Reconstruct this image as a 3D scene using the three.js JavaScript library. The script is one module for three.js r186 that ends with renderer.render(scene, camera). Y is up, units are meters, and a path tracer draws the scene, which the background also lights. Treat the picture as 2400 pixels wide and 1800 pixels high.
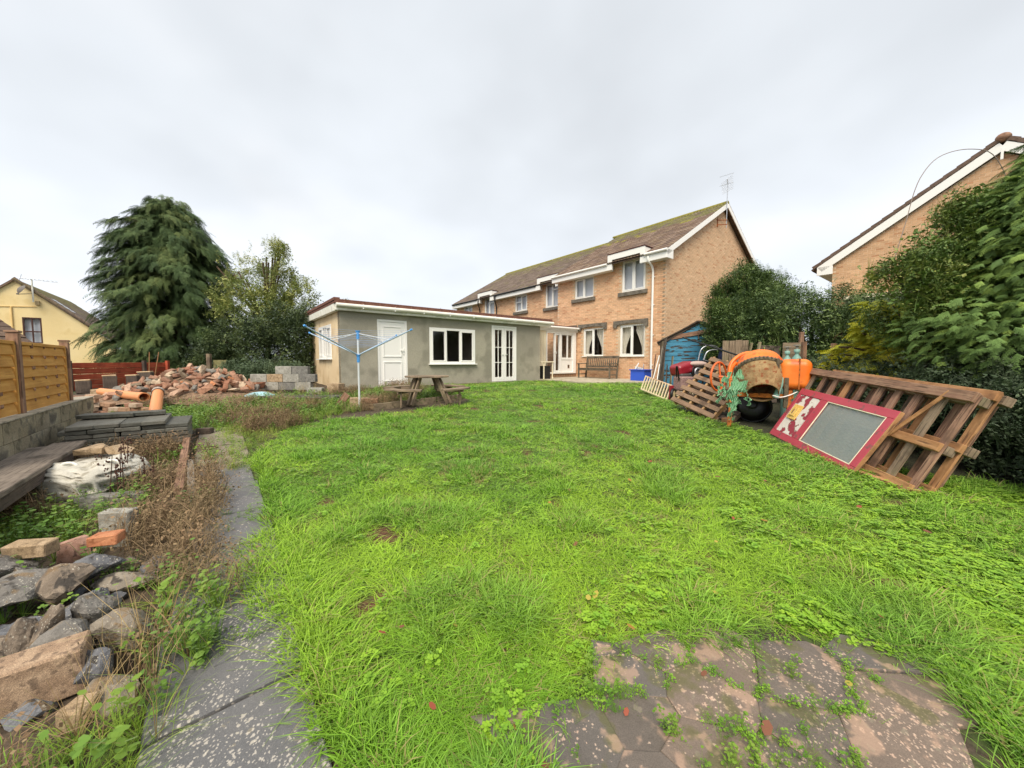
import * as THREE from 'three';
import { mergeGeometries } from 'three/addons/utils/BufferGeometryUtils.js';
import { RoundedBoxGeometry } from 'three/addons/geometries/RoundedBoxGeometry.js';
import { ConvexGeometry } from 'three/addons/geometries/ConvexGeometry.js';

// ---------- camera, sky, sun, exposure ----------
const scene = new THREE.Scene();
const camera = new THREE.PerspectiveCamera(91.72, 4 / 3, 0.05, 3000);
camera.position.set(0, 1.55, 0);
camera.rotation.x = -3.5 * Math.PI / 180;
scene.add(camera);
const renderer = new THREE.WebGLRenderer({ antialias: true });
renderer.setSize(1024, 768);
renderer.toneMapping = THREE.LinearToneMapping;
renderer.toneMappingExposure = 2.85;
renderer.shadowMap.enabled = true;
const SKY_LEVEL = 0.33;
const sun = new THREE.DirectionalLight(0xfff3e2, 1.5);
sun.position.set(-5, 33, 27);
sun.castShadow = true; sun.shadow.radius = 60; sun.shadow.mapSize.set(2048, 2048);
Object.assign(sun.shadow.camera, { left: -40, right: 40, top: 40, bottom: -40, near: 1, far: 120 });
scene.add(sun); scene.add(sun.target);

// ---------- small maths ----------
function mulberry(a) { return () => { a |= 0; a = a + 0x6D2B79F5 | 0; let t = Math.imul(a ^ a >>> 15, 1 | a); t = t + Math.imul(t ^ t >>> 7, 61 | t) ^ t; return ((t ^ t >>> 14) >>> 0) / 4294967296; }; }
let rnd = mulberry(7);
const rr = (a, b) => a + (b - a) * rnd();
const pick = a => a[Math.floor(rnd() * a.length)];
const clamp = (x, a = 0, b = 1) => Math.min(b, Math.max(a, x));
const sm = (a, b, x) => { const t = clamp((x - a) / (b - a)); return t * t * (3 - 2 * t); };
const mixc = (a, b, t) => [a[0] + (b[0] - a[0]) * t, a[1] + (b[1] - a[1]) * t, a[2] + (b[2] - a[2]) * t];
function h2(x, y, s) { let h = Math.imul(x, 374761393) ^ Math.imul(y, 668265263) ^ Math.imul(s, 2147483629 | 0); h = Math.imul(h ^ h >>> 13, 1274126177); h ^= h >>> 16; return (h >>> 0) / 4294967296; }
function vn(x, y, p, s) {                      // value noise, period p cells
  const xi = Math.floor(x), yi = Math.floor(y), fx = x - xi, fy = y - yi, u = fx * fx * (3 - 2 * fx), v = fy * fy * (3 - 2 * fy);
  const m = i => p ? ((i % p) + p) % p : i;
  const a = h2(m(xi), m(yi), s), b = h2(m(xi + 1), m(yi), s), c = h2(m(xi), m(yi + 1), s), d = h2(m(xi + 1), m(yi + 1), s);
  return a + (b - a) * u + (c - a) * v + (a - b - c + d) * u * v;
}
function fbm(x, y, p, s, o = 4) { let v = 0, a = .5, t = 0; for (let i = 0; i < o; i++) { v += a * vn(x, y, p, s + i); t += a; x *= 2; y *= 2; p *= 2; a *= .5; } return v / t; }
const V = (x, y, z) => new THREE.Vector3(x, y, z);
const W = (X, y, d) => V(X, y, -d);            // lateral, height, distance ahead of the camera
// garden frame: x along the outbuilding wall, z along the garden
const TH = .6705, LC = [-4.955, 10.79], e1 = [Math.cos(TH), Math.sin(TH)], ez = [Math.sin(TH), -Math.cos(TH)];
const Lxd = (x, z) => [LC[0] + x * e1[0] + z * ez[0], LC[1] + x * e1[1] + z * ez[1]];
const L = (x, y, z) => { const [X, d] = Lxd(x, z); return W(X, y, d); };
const toL = (X, d) => { const a = X - LC[0], b = d - LC[1]; return [a * e1[0] + b * e1[1], a * ez[0] + b * ez[1]]; };
const bump = (X, d, x, y, r, h) => { const q = ((X - x) ** 2 + (d - y) ** 2) / (r * r); return h * Math.exp(-q); };
function gy(X, d) {                            // height of the ground
  let y = d < 0 ? d * .03 : Math.min(.75, .066 * d);
  const n = d < 14 && d > -2 ? 1 : 0;
  y += n * (.05 * (fbm(X * .9 + 40, d * .9 + 40, 0, 3, 3) - .5));
  y += bump(X, d, -5.3, 7.4, .8, .07) + bump(X, d, -4.3, 7.4, .7, .06);
  return y;
}
const gyL = (x, z) => { const [X, d] = Lxd(x, z); return gy(X, d); };
const poly = (pts, x, y) => { let c = false; for (let i = 0, j = pts.length - 1; i < pts.length; j = i++) { const [xi, yi] = pts[i], [xj, yj] = pts[j]; if ((yi > y) !== (yj > y) && x < (xj - xi) * (y - yi) / (yj - yi) + xi) c = !c; } return c; };

// ---------- sky: an overcast computed in a float texture ----------
{
  const w = 1024, h = 512, data = new Float32Array(w * h * 4);
  for (let j = 0; j < h; j++) for (let i = 0; i < w; i++) {
    const el = ((j + .5) / h - .5) * Math.PI, az = (i + .5) / w * 2 * Math.PI;
    const x = Math.cos(el) * Math.cos(az), z = Math.cos(el) * Math.sin(az), y = Math.sin(el);
    const k = 1 / (Math.max(y, .0) + .32), cx = x * k, cz = z * k;
    let n = fbm(cx * 1.1 + 20, cz * 1.1 + 31, 0, 91, 5), m = fbm(cx * 2.6 + 70, cz * 2.6 + 11, 0, 57, 5);
    let b = .81 + .50 * (n - .5) + .20 * (m - .5);
    let col = mixc([.90, .945, 1.0], [.985, .99, 1.0], sm(.32, .62, n));
    const hz = Math.exp(-Math.max(y, 0) * 3.4);
    b = b * (1 - .55 * hz) + 1.02 * .55 * hz;                // paler towards the horizon
    col = mixc(col, [.90, .965, 1.06], hz * .8);
    if (y < 0) { const t = sm(0, -.15, y); b = b * (1 - t) + .25 * t; }
    const o = (j * w + i) * 4;
    data[o] = b * col[0] * 1.32 * SKY_LEVEL; data[o + 1] = b * col[1] * 1.32 * SKY_LEVEL; data[o + 2] = b * col[2] * 1.32 * SKY_LEVEL; data[o + 3] = 1;
  }
  const t = new THREE.DataTexture(data, w, h, THREE.RGBAFormat, THREE.FloatType);
  t.mapping = THREE.EquirectangularReflectionMapping; t.magFilter = t.minFilter = THREE.LinearFilter; t.wrapS = THREE.RepeatWrapping; t.needsUpdate = true;
  scene.background = t; scene.environment = t;
}

// ---------- textures ----------
function tex(n, fn, size = 1, srgb = true, m = n) {     // fn(u, v in 0..1) -> [r,g,b] 0..255
  const d = new Uint8Array(n * m * 4);
  for (let j = 0; j < m; j++) for (let i = 0; i < n; i++) { const c = fn(i / n, j / m), o = (j * n + i) * 4; d[o] = clamp(c[0], 0, 255); d[o + 1] = clamp(c[1], 0, 255); d[o + 2] = clamp(c[2], 0, 255); d[o + 3] = 255; }
  const t = new THREE.DataTexture(d, n, m); t.wrapS = t.wrapT = THREE.RepeatWrapping; t.magFilter = THREE.LinearFilter; t.minFilter = THREE.LinearMipmapLinearFilter; t.generateMipmaps = true;
  if (srgb) t.colorSpace = THREE.SRGBColorSpace; t.repeat.set(1 / size, 1 / size); t.needsUpdate = true; return t;
}
const hex = h => [h >> 16, h >> 8 & 255, h & 255];
// wood: streaks along u
function woodTex(a, b, dark, size = 1.2, seed = 1, moss = 0) {
  return tex(512, (u, v) => {
    const g = fbm(u * 4, v * 64, 4, seed, 3) * .6 + fbm(u * 8, v * 16, 8, seed + 9, 3) * .4;
    let c = mixc(hex(a), hex(b), sm(.25, .75, g));
    const k = fbm(u * 6, v * 128, 6, seed + 20, 2); c = mixc(c, hex(dark), sm(.62, .82, k) * .8);
    const s = fbm(u * 5, v * 5, 5, seed + 33, 4); c = mixc(c, hex(dark), sm(.55, .8, s) * .55);
    if (moss) c = mixc(c, [92, 98, 60], sm(.55, .75, fbm(u * 6, v * 6, 6, seed + 50, 4)) * moss);
    return c;
  }, size);
}
function mottle(a, b, c3, size = 1, seed = 1, f = 6, speck = .25) {
  return tex(256, (u, v) => {
    const g = fbm(u * f, v * f, f, seed, 4); let c = mixc(hex(a), hex(b), sm(.3, .7, g));
    c = mixc(c, hex(c3), sm(.55, .78, fbm(u * f * 2, v * f * 2, f * 2, seed + 7, 3)) * .7);
    const s = h2(Math.floor(u * 256), Math.floor(v * 256), seed + 3) - .5; return [c[0] * (1 + s * speck), c[1] * (1 + s * speck), c[2] * (1 + s * speck)];
  }, size);
}
const noiseBump = (size, f, seed) => tex(256, (u, v) => { const g = 255 * (fbm(u * f, v * f, f, seed, 5) * .8 + .2 * h2(Math.floor(u * 256), Math.floor(v * 256), seed)); return [g, g, g]; }, size, false);
const bumpFine = noiseBump(.4, 16, 3), bumpCoarse = noiseBump(1.5, 10, 5);
const col = h => new THREE.Color(h);
const M = (o) => { const p = o.transmission !== undefined || o.clearcoat !== undefined || o.sheen !== undefined; const q = Object.assign({ roughness: .85, side: THREE.DoubleSide }, o); if (typeof q.color === 'number') q.color = col(q.color); return p ? new THREE.MeshPhysicalMaterial(q) : new THREE.MeshStandardMaterial(q); };
const MT = (map, o = {}) => M(Object.assign({ map, bumpMap: bumpFine, bumpScale: .004, roughness: .9 }, o));

// ---------- geometry helpers ----------
function uvm(g) {                              // uv in metres, u along the longest side
  g = g.index ? g.toNonIndexed() : g; if (!g.attributes.normal) g.computeVertexNormals();
  g.computeBoundingBox(); const s = g.boundingBox.getSize(V(0, 0, 0)), sz = [s.x, s.y, s.z], p = g.attributes.position, n = p.count, uv = new Float32Array(n * 2);
  const ox = rnd() * 9, oy = rnd() * 9, A = V(0, 0, 0), Bv = V(0, 0, 0), Cv = V(0, 0, 0);
  for (let i = 0; i < n; i += 3) {
    A.fromBufferAttribute(p, i); Bv.fromBufferAttribute(p, i + 1).sub(A); Cv.fromBufferAttribute(p, i + 2).sub(A); Bv.cross(Cv);
    const a = [Math.abs(Bv.x), Math.abs(Bv.y), Math.abs(Bv.z)], k = a[0] >= a[1] && a[0] >= a[2] ? 0 : a[1] >= a[2] ? 1 : 2;
    let [i1, i2] = [[1, 2], [0, 2], [0, 1]][k]; if (sz[i2] > sz[i1]) [i1, i2] = [i2, i1];
    for (let q = 0; q < 3; q++) { const c = [p.getX(i + q), p.getY(i + q), p.getZ(i + q)]; uv[(i + q) * 2] = c[i1] + ox; uv[(i + q) * 2 + 1] = c[i2] + oy; }
  }
  g.setAttribute('uv', new THREE.BufferAttribute(uv, 2));
  for (const k in g.attributes) if (!['position', 'normal', 'uv'].includes(k)) g.deleteAttribute(k);
  return g;
}
const mg = list => list.length === 1 ? list[0] : mergeGeometries(list.map(g => { g = g.index ? g.toNonIndexed() : g; for (const k in g.attributes) if (!['position', 'normal', 'uv'].includes(k)) g.deleteAttribute(k); return g; }), false);
function cbox(w, h, d, c = .005, wob = 0) {    // chamfered box, 44 triangles
  c = Math.min(c, w * .3, h * .3, d * .3); const P = {}, pos = [], a = [w / 2, h / 2, d / 2];
  for (const x of [-1, 1]) for (const y of [-1, 1]) for (const z of [-1, 1]) { const j = wob ? [rr(-wob, wob), rr(-wob, wob), rr(-wob, wob)] : [0, 0, 0]; for (let k = 0; k < 3; k++) { const s = [x, y, z].map((q, i) => q * (i === k ? a[i] : a[i] - c) + j[i]); P[`${x},${y},${z},${k}`] = s; } }
  const tri = (p, q, r) => { const n = [(q[1] - p[1]) * (r[2] - p[2]) - (q[2] - p[2]) * (r[1] - p[1]), (q[2] - p[2]) * (r[0] - p[0]) - (q[0] - p[0]) * (r[2] - p[2]), (q[0] - p[0]) * (r[1] - p[1]) - (q[1] - p[1]) * (r[0] - p[0])]; const m = [0, 1, 2].map(i => p[i] + q[i] + r[i]); if (n[0] * m[0] + n[1] * m[1] + n[2] * m[2] < 0) pos.push(...p, ...r, ...q); else pos.push(...p, ...q, ...r); };
  const quad = (p, q, r, s) => { tri(p, q, r); tri(p, r, s); };
  const key = (v, k) => P[`${v[0]},${v[1]},${v[2]},${k}`];
  for (let k = 0; k < 3; k++) for (const s of [-1, 1]) { const i = (k + 1) % 3, j = (k + 2) % 3, v = (p, q) => { const o = [0, 0, 0]; o[k] = s; o[i] = p; o[j] = q; return key(o, k); }; quad(v(-1, -1), v(1, -1), v(1, 1), v(-1, 1)); }
  for (let k = 0; k < 3; k++) { const i = (k + 1) % 3, j = (k + 2) % 3; for (const p of [-1, 1]) for (const q of [-1, 1]) { const v = (s, f) => { const o = [0, 0, 0]; o[k] = s; o[i] = p; o[j] = q; return key(o, f); }; quad(v(-1, i), v(1, i), v(1, j), v(-1, j)); } }
  for (const x of [-1, 1]) for (const y of [-1, 1]) for (const z of [-1, 1]) tri(key([x, y, z], 0), key([x, y, z], 1), key([x, y, z], 2));
  const g = new THREE.BufferGeometry(); g.setAttribute('position', new THREE.Float32BufferAttribute(pos, 3)); g.computeVertexNormals(); return uvm(g);
}
const bx = (w, h, d, x = 0, y = 0, z = 0, c = .005, wob = 0) => cbox(w, h, d, c, wob).translate(x, y, z);
const bx2 = (x0, x1, y0, y1, z0, z1, c = .004) => bx(x1 - x0, y1 - y0, z1 - z0, (x0 + x1) / 2, (y0 + y1) / 2, (z0 + z1) / 2, c);
function rod(a, b, r, r2 = r, seg = 8) { const d = b.clone().sub(a), g = new THREE.CylinderGeometry(r2, r, d.length(), seg); g.applyQuaternion(new THREE.Quaternion().setFromUnitVectors(V(0, 1, 0), d.clone().normalize())); const m = a.clone().add(b).multiplyScalar(.5); return g.translate(m.x, m.y, m.z); }
const pipe = (pts, r, n = 24, seg = 8, closed = false) => new THREE.TubeGeometry(new THREE.CatmullRomCurve3(pts, closed), n, r, seg, closed);
function bar(a, b, w, t, c = .004) { const d = b.clone().sub(a), g = cbox(d.length(), w, t, c), x = d.clone().normalize(), up = Math.abs(x.y) > .95 ? V(0, 0, 1) : V(0, 1, 0), z = x.clone().cross(up).normalize(), y = z.clone().cross(x); const m = new THREE.Matrix4().makeBasis(x, y, z); m.setPosition(a.clone().add(b).multiplyScalar(.5)); return g.applyMatrix4(m); }
function basis(o, xdir, ydir) { const x = xdir.clone().normalize(), z = x.clone().cross(ydir).normalize(), y = z.clone().cross(x); const m = new THREE.Matrix4().makeBasis(x, y, z); m.setPosition(o); return m; }
function rock(sx, sy, sz, n = 16, seedf = 0) { const p = []; for (let i = 0; i < n; i++) { const v = V(rr(-1, 1), rr(-1, 1), rr(-1, 1)); v.multiplyScalar(rr(.85, 1) / Math.max(Math.abs(v.x), Math.abs(v.y), Math.abs(v.z)) * 1); p.push(V(v.x * sx / 2, v.y * sy / 2, v.z * sz / 2)); } return uvm(new ConvexGeometry(p)); }
// ---------- things and parts ----------
const used = {};
const numbered = n => { const k = used[n] = (used[n] ?? -1) + 1; return k ? n + '_' + String(k).padStart(3, '0') : n; };
function tag(o, label, category, group) { o.userData.label = label; if (category) o.userData.category = category; if (group) o.userData.group = group; return o; }
function shadow(m) { m.castShadow = m.receiveShadow = true; return m; }
function thing(name, label, category, pos, ry = 0, group) { const o = new THREE.Group(); o.name = numbered(name); o.position.copy(pos); o.rotation.y = ry; scene.add(o); return tag(o, label, category, group); }
function part(name, parent, geo, mat, label) { const m = shadow(new THREE.Mesh(Array.isArray(geo) ? mg(geo) : geo, mat)); m.name = parent === scene ? numbered(name) : name; parent.add(m); if (label) m.userData.label = label; return m; }
function sub(name, parent, pos, label) { const o = new THREE.Group(); o.name = name; o.position.copy(pos); parent.add(o); if (label) o.userData.label = label; return o; }
function single(name, label, category, geo, mat, pos, ry = 0, group) { const m = part(name, scene, geo, mat); m.position.copy(pos); m.rotation.y = ry; return tag(m, label, category, group); }
function struct(name, geo, mat, parent = scene) { const m = part(name, parent, geo, mat); m.userData.kind = 'structure'; return m; }
const _m = new THREE.Matrix4(), _q = new THREE.Quaternion(), _s = V(1, 1, 1), _c = new THREE.Color();
function inst(name, parent, geo, mat, list, stuff = true) {     // list of {p, q, s, c}
  const m = shadow(new THREE.InstancedMesh(geo, mat, list.length)); m.name = parent === scene ? numbered(name) : name;
  list.forEach((e, i) => { _m.compose(e.p, e.q, typeof e.s === 'number' ? _s.set(e.s, e.s, e.s) : e.s); m.setMatrixAt(i, _m); if (e.c) m.setColorAt(i, _c.setRGB(e.c[0], e.c[1], e.c[2])); });
  if (stuff) m.userData.kind = 'stuff'; parent.add(m); return m;
}
const eul = (x, y, z, o = 'YXZ') => new THREE.Quaternion().setFromEuler(new THREE.Euler(x, y, z, o));

// ---------- shared materials ----------
const mWhite = M({ color: 0xe9e9e4, roughness: .35, bumpMap: bumpFine, bumpScale: .0005 });
const mWhiteOld = MT(mottle(0xdeded2, 0xe8e8e0, 0xbfc0ae, 1.4, 12, 5, .05), { roughness: .5, bumpScale: .001 });
const mCream = M({ color: 0xe6dcc0, roughness: .5 });
const mGlass = M({ color: 0xffffff, transmission: 1, thickness: 0, roughness: .02, ior: 1.5 });
const mDark = M({ color: 0x1c1b1a, roughness: .8 });
const mRoom = M({ color: 0x8a8176, roughness: .95 });
const mCurtain = M({ color: 0xddd8c8, roughness: .95, transmission: .25, thickness: 0 });
const mNet = M({ color: 0xc9ced6, roughness: .9, transmission: .2, thickness: 0 });
const mBlackMetal = M({ color: 0x141414, roughness: .45 });
const mSteel = M({ color: 0xb9bcc0, roughness: .35, metalness: .8 });
const tBrick = tex(256, (u, v) => { const g = fbm(u * 10, v * 10, 10, 4, 5), s = .9 + .2 * h2(Math.floor(u * 128), Math.floor(v * 128), 5); const k = (205 + 50 * g) * s; return [k, k, k]; }, .35);
const mBrickW = MT(tBrick, { color: 0xffffff });
const mMortar = MT(mottle(0xc4ad90, 0xd2bb9e, 0xb09b82, .8, 31, 8, .2));
const mSill = MT(mottle(0x625c52, 0x726b60, 0x4c463c, .7, 41, 6, .25));
const mConc = MT(mottle(0x8f8878, 0xa39c8b, 0x6d675a, .9, 21, 7, .25));
const mConcWall = MT(mottle(0x8a8169, 0x9d957e, 0x4a4741, 1.8, 22, 5, .22), { bumpScale: .01 });
const mBlock = MT(mottle(0x8f8d84, 0xa3a197, 0x77756c, .5, 23, 8, .35));
const mBlockDark = MT(mottle(0x6e6d68, 0x807e78, 0x575650, .5, 24, 8, .35));
const mBlockTan = MT(mottle(0x9a8467, 0xac967a, 0x6f5d46, .5, 25, 8, .4));
const mWoodBrown = MT(woodTex(0x846350, 0xa08068, 0x4e3b2e, 1.1, 2));
const mWoodWarm = MT(woodTex(0x9c7048, 0xb58a60, 0x664830, 1.1, 6));
const mWoodGrey = MT(woodTex(0x7b746a, 0x989185, 0x4b453d, 1.1, 3));
const mWoodOld = MT(woodTex(0x776653, 0x8f7e69, 0x453a2e, 1.0, 4, .25));
const mWoodDark = MT(woodTex(0x4b4038, 0x62554a, 0x2a2420, 1.0, 5));
const mWoodFence = MT(woodTex(0xbb8840, 0xcb9a50, 0xa87838, 1.6, 8));
const mRust = MT(mottle(0x8a4a22, 0xb4652c, 0x4c2d1c, .5, 51, 7, .3));
const mBark = MT(mottle(0x4b3d2e, 0x65533f, 0x2d241b, .5, 61, 8, .3), { bumpScale: .02 });

// ---------- ground ----------
const lawnPoly = [Lxd(-2.56, 13), Lxd(-2.53, 9.8), Lxd(-2.6, 9.2), Lxd(-2.7, 8.6), Lxd(-2.52, 8.0), Lxd(-2.48, 7.2), Lxd(-2.54, 6.4), Lxd(-2.35, 5.0), Lxd(-1.9, 4.3), Lxd(-.9, 4.15), Lxd(1.6, 4.15), Lxd(2.0, 3.7), Lxd(2.3, 2.2), Lxd(2.6, .35), Lxd(7.7, .3), Lxd(7.45, 2.6), Lxd(9.25, 3.95), [4.75, 12.2], [3.95, 10.6], [3.9, 9.2], [3.55, 8.0], [3.75, 6.8], [4.0, 6.3], [3.95, 5], [4.4, 4.4], [5.7, 3.2], [5.2, .2], [4, -1.5], [-1, -1.5]];
const pavePoly = [[.1, .6], [.12, 1.3], [.2, 1.48], [.36, 1.7], [.72, 1.79], [1.08, 1.9], [1.45, 1.9], [1.72, 1.80], [1.95, 1.52], [1.78, 1.34], [1.72, 1.26], [1.75, .6]];
const edgeN = (X, d) => .34 * (fbm(X * 2.4 + 9, d * 2.4 + 9, 0, 71, 3) - .5);
const inLawn = (X, d) => poly(lawnPoly, X + edgeN(X, d), d + edgeN(X + 30, d));
const BARE = [[2.32, 2.24, .22, .075], [2.15, 2.36, .1, .05], [.1, 2.28, .05, .05], [.12, 2.05, .06, .06], [-.25, 2.1, .05, .04], [.45, 3.3, .06, .06], [2.9, 2.9, .12, .05], [3.6, 3.4, .15, .08], [1.5, 4.2, .07, .07]];
const isBare = (X, d, k = 1) => BARE.some(([a, b, r, s]) => ((X - a) / r / k) ** 2 + ((d - b) / s / k) ** 2 < 1 + 1.2 * (vn(X * 25, d * 25, 0, 5) - .5));
const inPave = (X, d) => poly(pavePoly, X + edgeN(X + 7, d) * .45 + .1 * (vn(X * 9, d * 9, 0, 31) - .5), d + edgeN(X, d + 8) * .45 + .1 * (vn(X * 9 + 40, d * 9, 0, 37) - .5));
const paveEdges = [];
const patioPoly = [[7.82, -.02], [7.5, 2.6], [9.3, 4.0], [11.0, 4.0], [11.0, -.75], [8.2, -.75]];
{
  const axis = (a, b, s, far) => { const o = []; for (let v = a; v <= b; v += s) o.push(v); let q = s; let x = b; while (x < far) { q *= 1.5; x += q; o.push(x); } q = s; x = a; while (x > -far) { q *= 1.5; x -= q; o.unshift(x); } return o; };
  const xs = axis(-13, 9, .11, 1500), ds = axis(-1, 17, .11, 1500), pos = [], colr = [], uv = [], idx = [];
  for (const d of ds) for (const X of xs) {
    const y = Math.max(gy(X, d), -.6); pos.push(X, y, -d); uv.push(X, d);
    const n = fbm(X * 1.7 + 5, d * 1.7 + 5, 0, 11, 4), n2 = fbm(X * 5 + 5, d * 5 + 5, 0, 13, 3);
    let c = mixc([.085, .060, .038], [.15, .11, .07], n);                 // bare weedy earth
    if (inLawn(X, d)) { c = mixc([.085, .18, .018], [.13, .25, .026], n); if (n2 > .72 || isBare(X, d, 1.25)) c = [.17, .075, .04]; }
    else if (X > 3.5 && d < 20) c = mixc([.05, .045, .025], [.07, .075, .03], n);
    else if (d > 14 || X < -12) c = mixc([.05, .085, .025], [.09, .10, .04], n);
    if (inPave(X, d)) c = mixc([.07, .05, .035], [.11, .085, .06], n2);
    colr.push(...c);
  }
  const w = xs.length; for (let j = 0; j < ds.length - 1; j++) for (let i = 0; i < w - 1; i++) { const a = j * w + i; idx.push(a, a + 1, a + w, a + 1, a + w + 1, a + w); }
  const g = new THREE.BufferGeometry(); g.setAttribute('position', new THREE.Float32BufferAttribute(pos, 3)); g.setAttribute('color', new THREE.Float32BufferAttribute(colr, 3)); g.setAttribute('uv', new THREE.Float32BufferAttribute(uv, 2)); g.setIndex(idx); g.computeVertexNormals();
  const soil = tex(512, (u, v) => { const k = 150 + 105 * fbm(u * 24, v * 24, 24, 2, 5) - 40 * sm(.6, .8, fbm(u * 60, v * 60, 60, 8, 2)); return [k, k, k]; }, .9);
  struct('ground', g, M({ map: soil, vertexColors: true, roughness: 1, bumpMap: bumpCoarse, bumpScale: .03 }));
}
const drape = (g, off = 0) => { const p = g.attributes.position; for (let i = 0; i < p.count; i++) p.setY(i, p.getY(i) + gy(p.getX(i), -p.getZ(i)) + off); g.computeVertexNormals(); return g; };
// lichen blotches with outlines of their own
function blot(u, v, cells, prob, seed, r0 = .2, r1 = .55) { const x = u * cells, y = v * cells, xi = Math.floor(x), yi = Math.floor(y); let m = 0; for (let a = -1; a < 2; a++) for (let b = -1; b < 2; b++) { const i = ((xi + a) % cells + cells) % cells, j = ((yi + b) % cells + cells) % cells; if (h2(i, j, seed) > prob(i / cells, j / cells)) continue; const cx = xi + a + h2(i, j, seed + 1), cy = yi + b + h2(i, j, seed + 2), r = r0 + (r1 - r0) * h2(i, j, seed + 3) ** 2; const q = Math.hypot(x - cx, (y - cy) * 1.2) + .62 * (vn(x * 3.7, y * 3.7, 0, seed + 4) - .5) + .25 * (vn(x * 9, y * 9, 0, seed + 6) - .5); m = Math.max(m, 1 - sm(r * .6, r, q)); } return m; }
function slabTex(base, base2, amt, pink, size = 1.3, seed = 5) {
  return tex(640, (u, v) => {
    let c = mixc(hex(base), hex(base2), fbm(u * 7, v * 7, 7, seed, 5)); const s = h2(Math.floor(u * 700), Math.floor(v * 700), seed) - .5; c = c.map(x => x * (1 + s * .22));
    const dens = (a, b) => amt * sm(.35, .62, fbm(a * 5, b * 5, 5, seed + 60, 3));
    c = mixc(c, [128, 120, 102], blot(u, v, 26, (a, b) => amt * .16, seed + 11, .15, .5) * .6);
    c = mixc(c, pink ? [198, 166, 144] : [186, 178, 162], blot(u, v, 52, (a, b) => dens(a, b) * (pink ? .45 : .3), seed + 21, .12, .55) * .72);
    c = mixc(c, pink ? [206, 180, 158] : [196, 188, 174], blot(u, v, 100, (a, b) => dens(a, b) * (pink ? .5 : .8), seed + 41, .15, .6) * .72);
    if (pink) c = mixc(c, [84, 84, 46], sm(.56, .7, fbm(u * 10, v * 10, 10, seed + 95, 5)) * .6);
    if (pink) c = mixc(c, [172, 142, 120], sm(.55, .68, fbm(u * 13, v * 13, 13, seed + 80, 5)) * .62);
    return c;
  }, size);
}
{
  // path of grey slabs along the left edge of the lawn
  const path = thing('garden_path', 'narrow path of dark grey slabs between lawn and rubble', null, V(0, 0, 0)); path.userData.kind = 'structure'; delete path.userData.category;
  const mats = [MT(slabTex(0x5c5d60, 0x706e6c, .16, 0, 1.3, 5), { roughness: .8 }), MT(slabTex(0x565759, 0x6c6a68, .75, 0, 1.3, 15), { roughness: .8 }), MT(slabTex(0x7d7264, 0x8c8172, .1, 0, 1.3, 25), { roughness: .8 })];
  let z = 12.2; rnd = mulberry(21);
  while (z > 4.2) { const len = rr(.55, .78), w = .56, x0 = -3.08 + rr(-.03, .03); const split = rnd() < 0; const far = z < 7;
    for (const [a, b] of split ? [[0, rr(.4, .6)], [1, 1]] : [[0, 1]]) { const s0 = a ? .52 : 0, s1 = split ? (a ? 1 : .5) : 1; const g = cbox(w * (s1 - s0) - .012, .05, len - .014, .006, .004).rotateY(-TH * 0); g.translate(x0 + w * (s0 + s1) / 2, 0, z - len / 2); g.rotateY(TH); g.translate(LC[0], 0, -LC[1]);
      drape(g, .005 + rr(-.008, .006)); struct('paving_slab', uvm(g), z < 6.2 ? mats[2] : z > 9.25 ? mats[1] : mats[0], path).name = 'paving_slab'; }
    z -= len; }
  // crazy paving at the near right
  const pv = thing('stone_paving', 'patch of broken paving stones sunk in the lawn', null, V(0, 0, 0)); pv.userData.kind = 'structure'; rnd = mulberry(5);
  const pm = [0, 1, 2].map(i => MT(slabTex([0x575049, 0x62564c, 0x524d48][i], [0x6e645b, 0x786a5e, 0x66605a][i], [.6, .8, .5][i], 1, 1.1, 35 + i * 7), { roughness: .75 }));
  // voronoi stones: clip a square by the bisectors
  const seeds = []; for (let j = 0; j < 6; j++) for (let i = 0; i < 7; i++) seeds.push([.08 + i * .33 + rr(-.15, .15) + (j % 2) * .1, .65 + j * .26 + rr(-.12, .12)]);
  for (const [sx, sy] of seeds) {
    if (!poly(pavePoly, sx, sy)) continue;
    let pg = [[-.5, -.5], [.5, -.5], [.5, .5], [-.5, .5]].map(p => [sx + p[0], sy + p[1]]);
    for (const [qx, qy] of seeds) { if (qx === sx && qy === sy) continue; const nx = qx - sx, ny = qy - sy, l = Math.hypot(nx, ny), dd = l / 2 - .004; const out = []; const f = p => ((p[0] - sx) * nx + (p[1] - sy) * ny) / l - dd;
      for (let i = 0; i < pg.length; i++) { const a = pg[i], b = pg[(i + 1) % pg.length], fa = f(a), fb = f(b); if (fa <= 0) out.push(a); if (fa * fb < 0) { const t = fa / (fa - fb); out.push([a[0] + (b[0] - a[0]) * t, a[1] + (b[1] - a[1]) * t]); } } pg = out; }
    const sh = new THREE.Shape(pg.map(p => new THREE.Vector2(p[0] + rr(-.004, .004), p[1] + rr(-.004, .004)))); for (let i = 0; i < pg.length; i++) paveEdges.push([pg[i], pg[(i + 1) % pg.length]]);
    const g = new THREE.ExtrudeGeometry(sh, { depth: .03, bevelEnabled: true, bevelSize: .006, bevelThickness: .008, bevelSegments: 2 }).rotateX(-Math.PI / 2);
    { const tx = rr(-.03, .03), ty = rr(-.03, .03), q = g.attributes.position; for (let i = 0; i < q.count; i++) q.setY(i, q.getY(i) + (q.getX(i) - sx) * tx + (-q.getZ(i) - sy) * ty); } drape(g, -.012 + rr(-.009, .009)); struct('paving_stone', uvm(g), pick(pm), pv).name = 'paving_stone';
  }
  // concrete apron in front of the house
  const sh = new THREE.Shape(patioPoly.map(p => { const [X, d] = Lxd(...p); return new THREE.Vector2(X, d); }));
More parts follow.
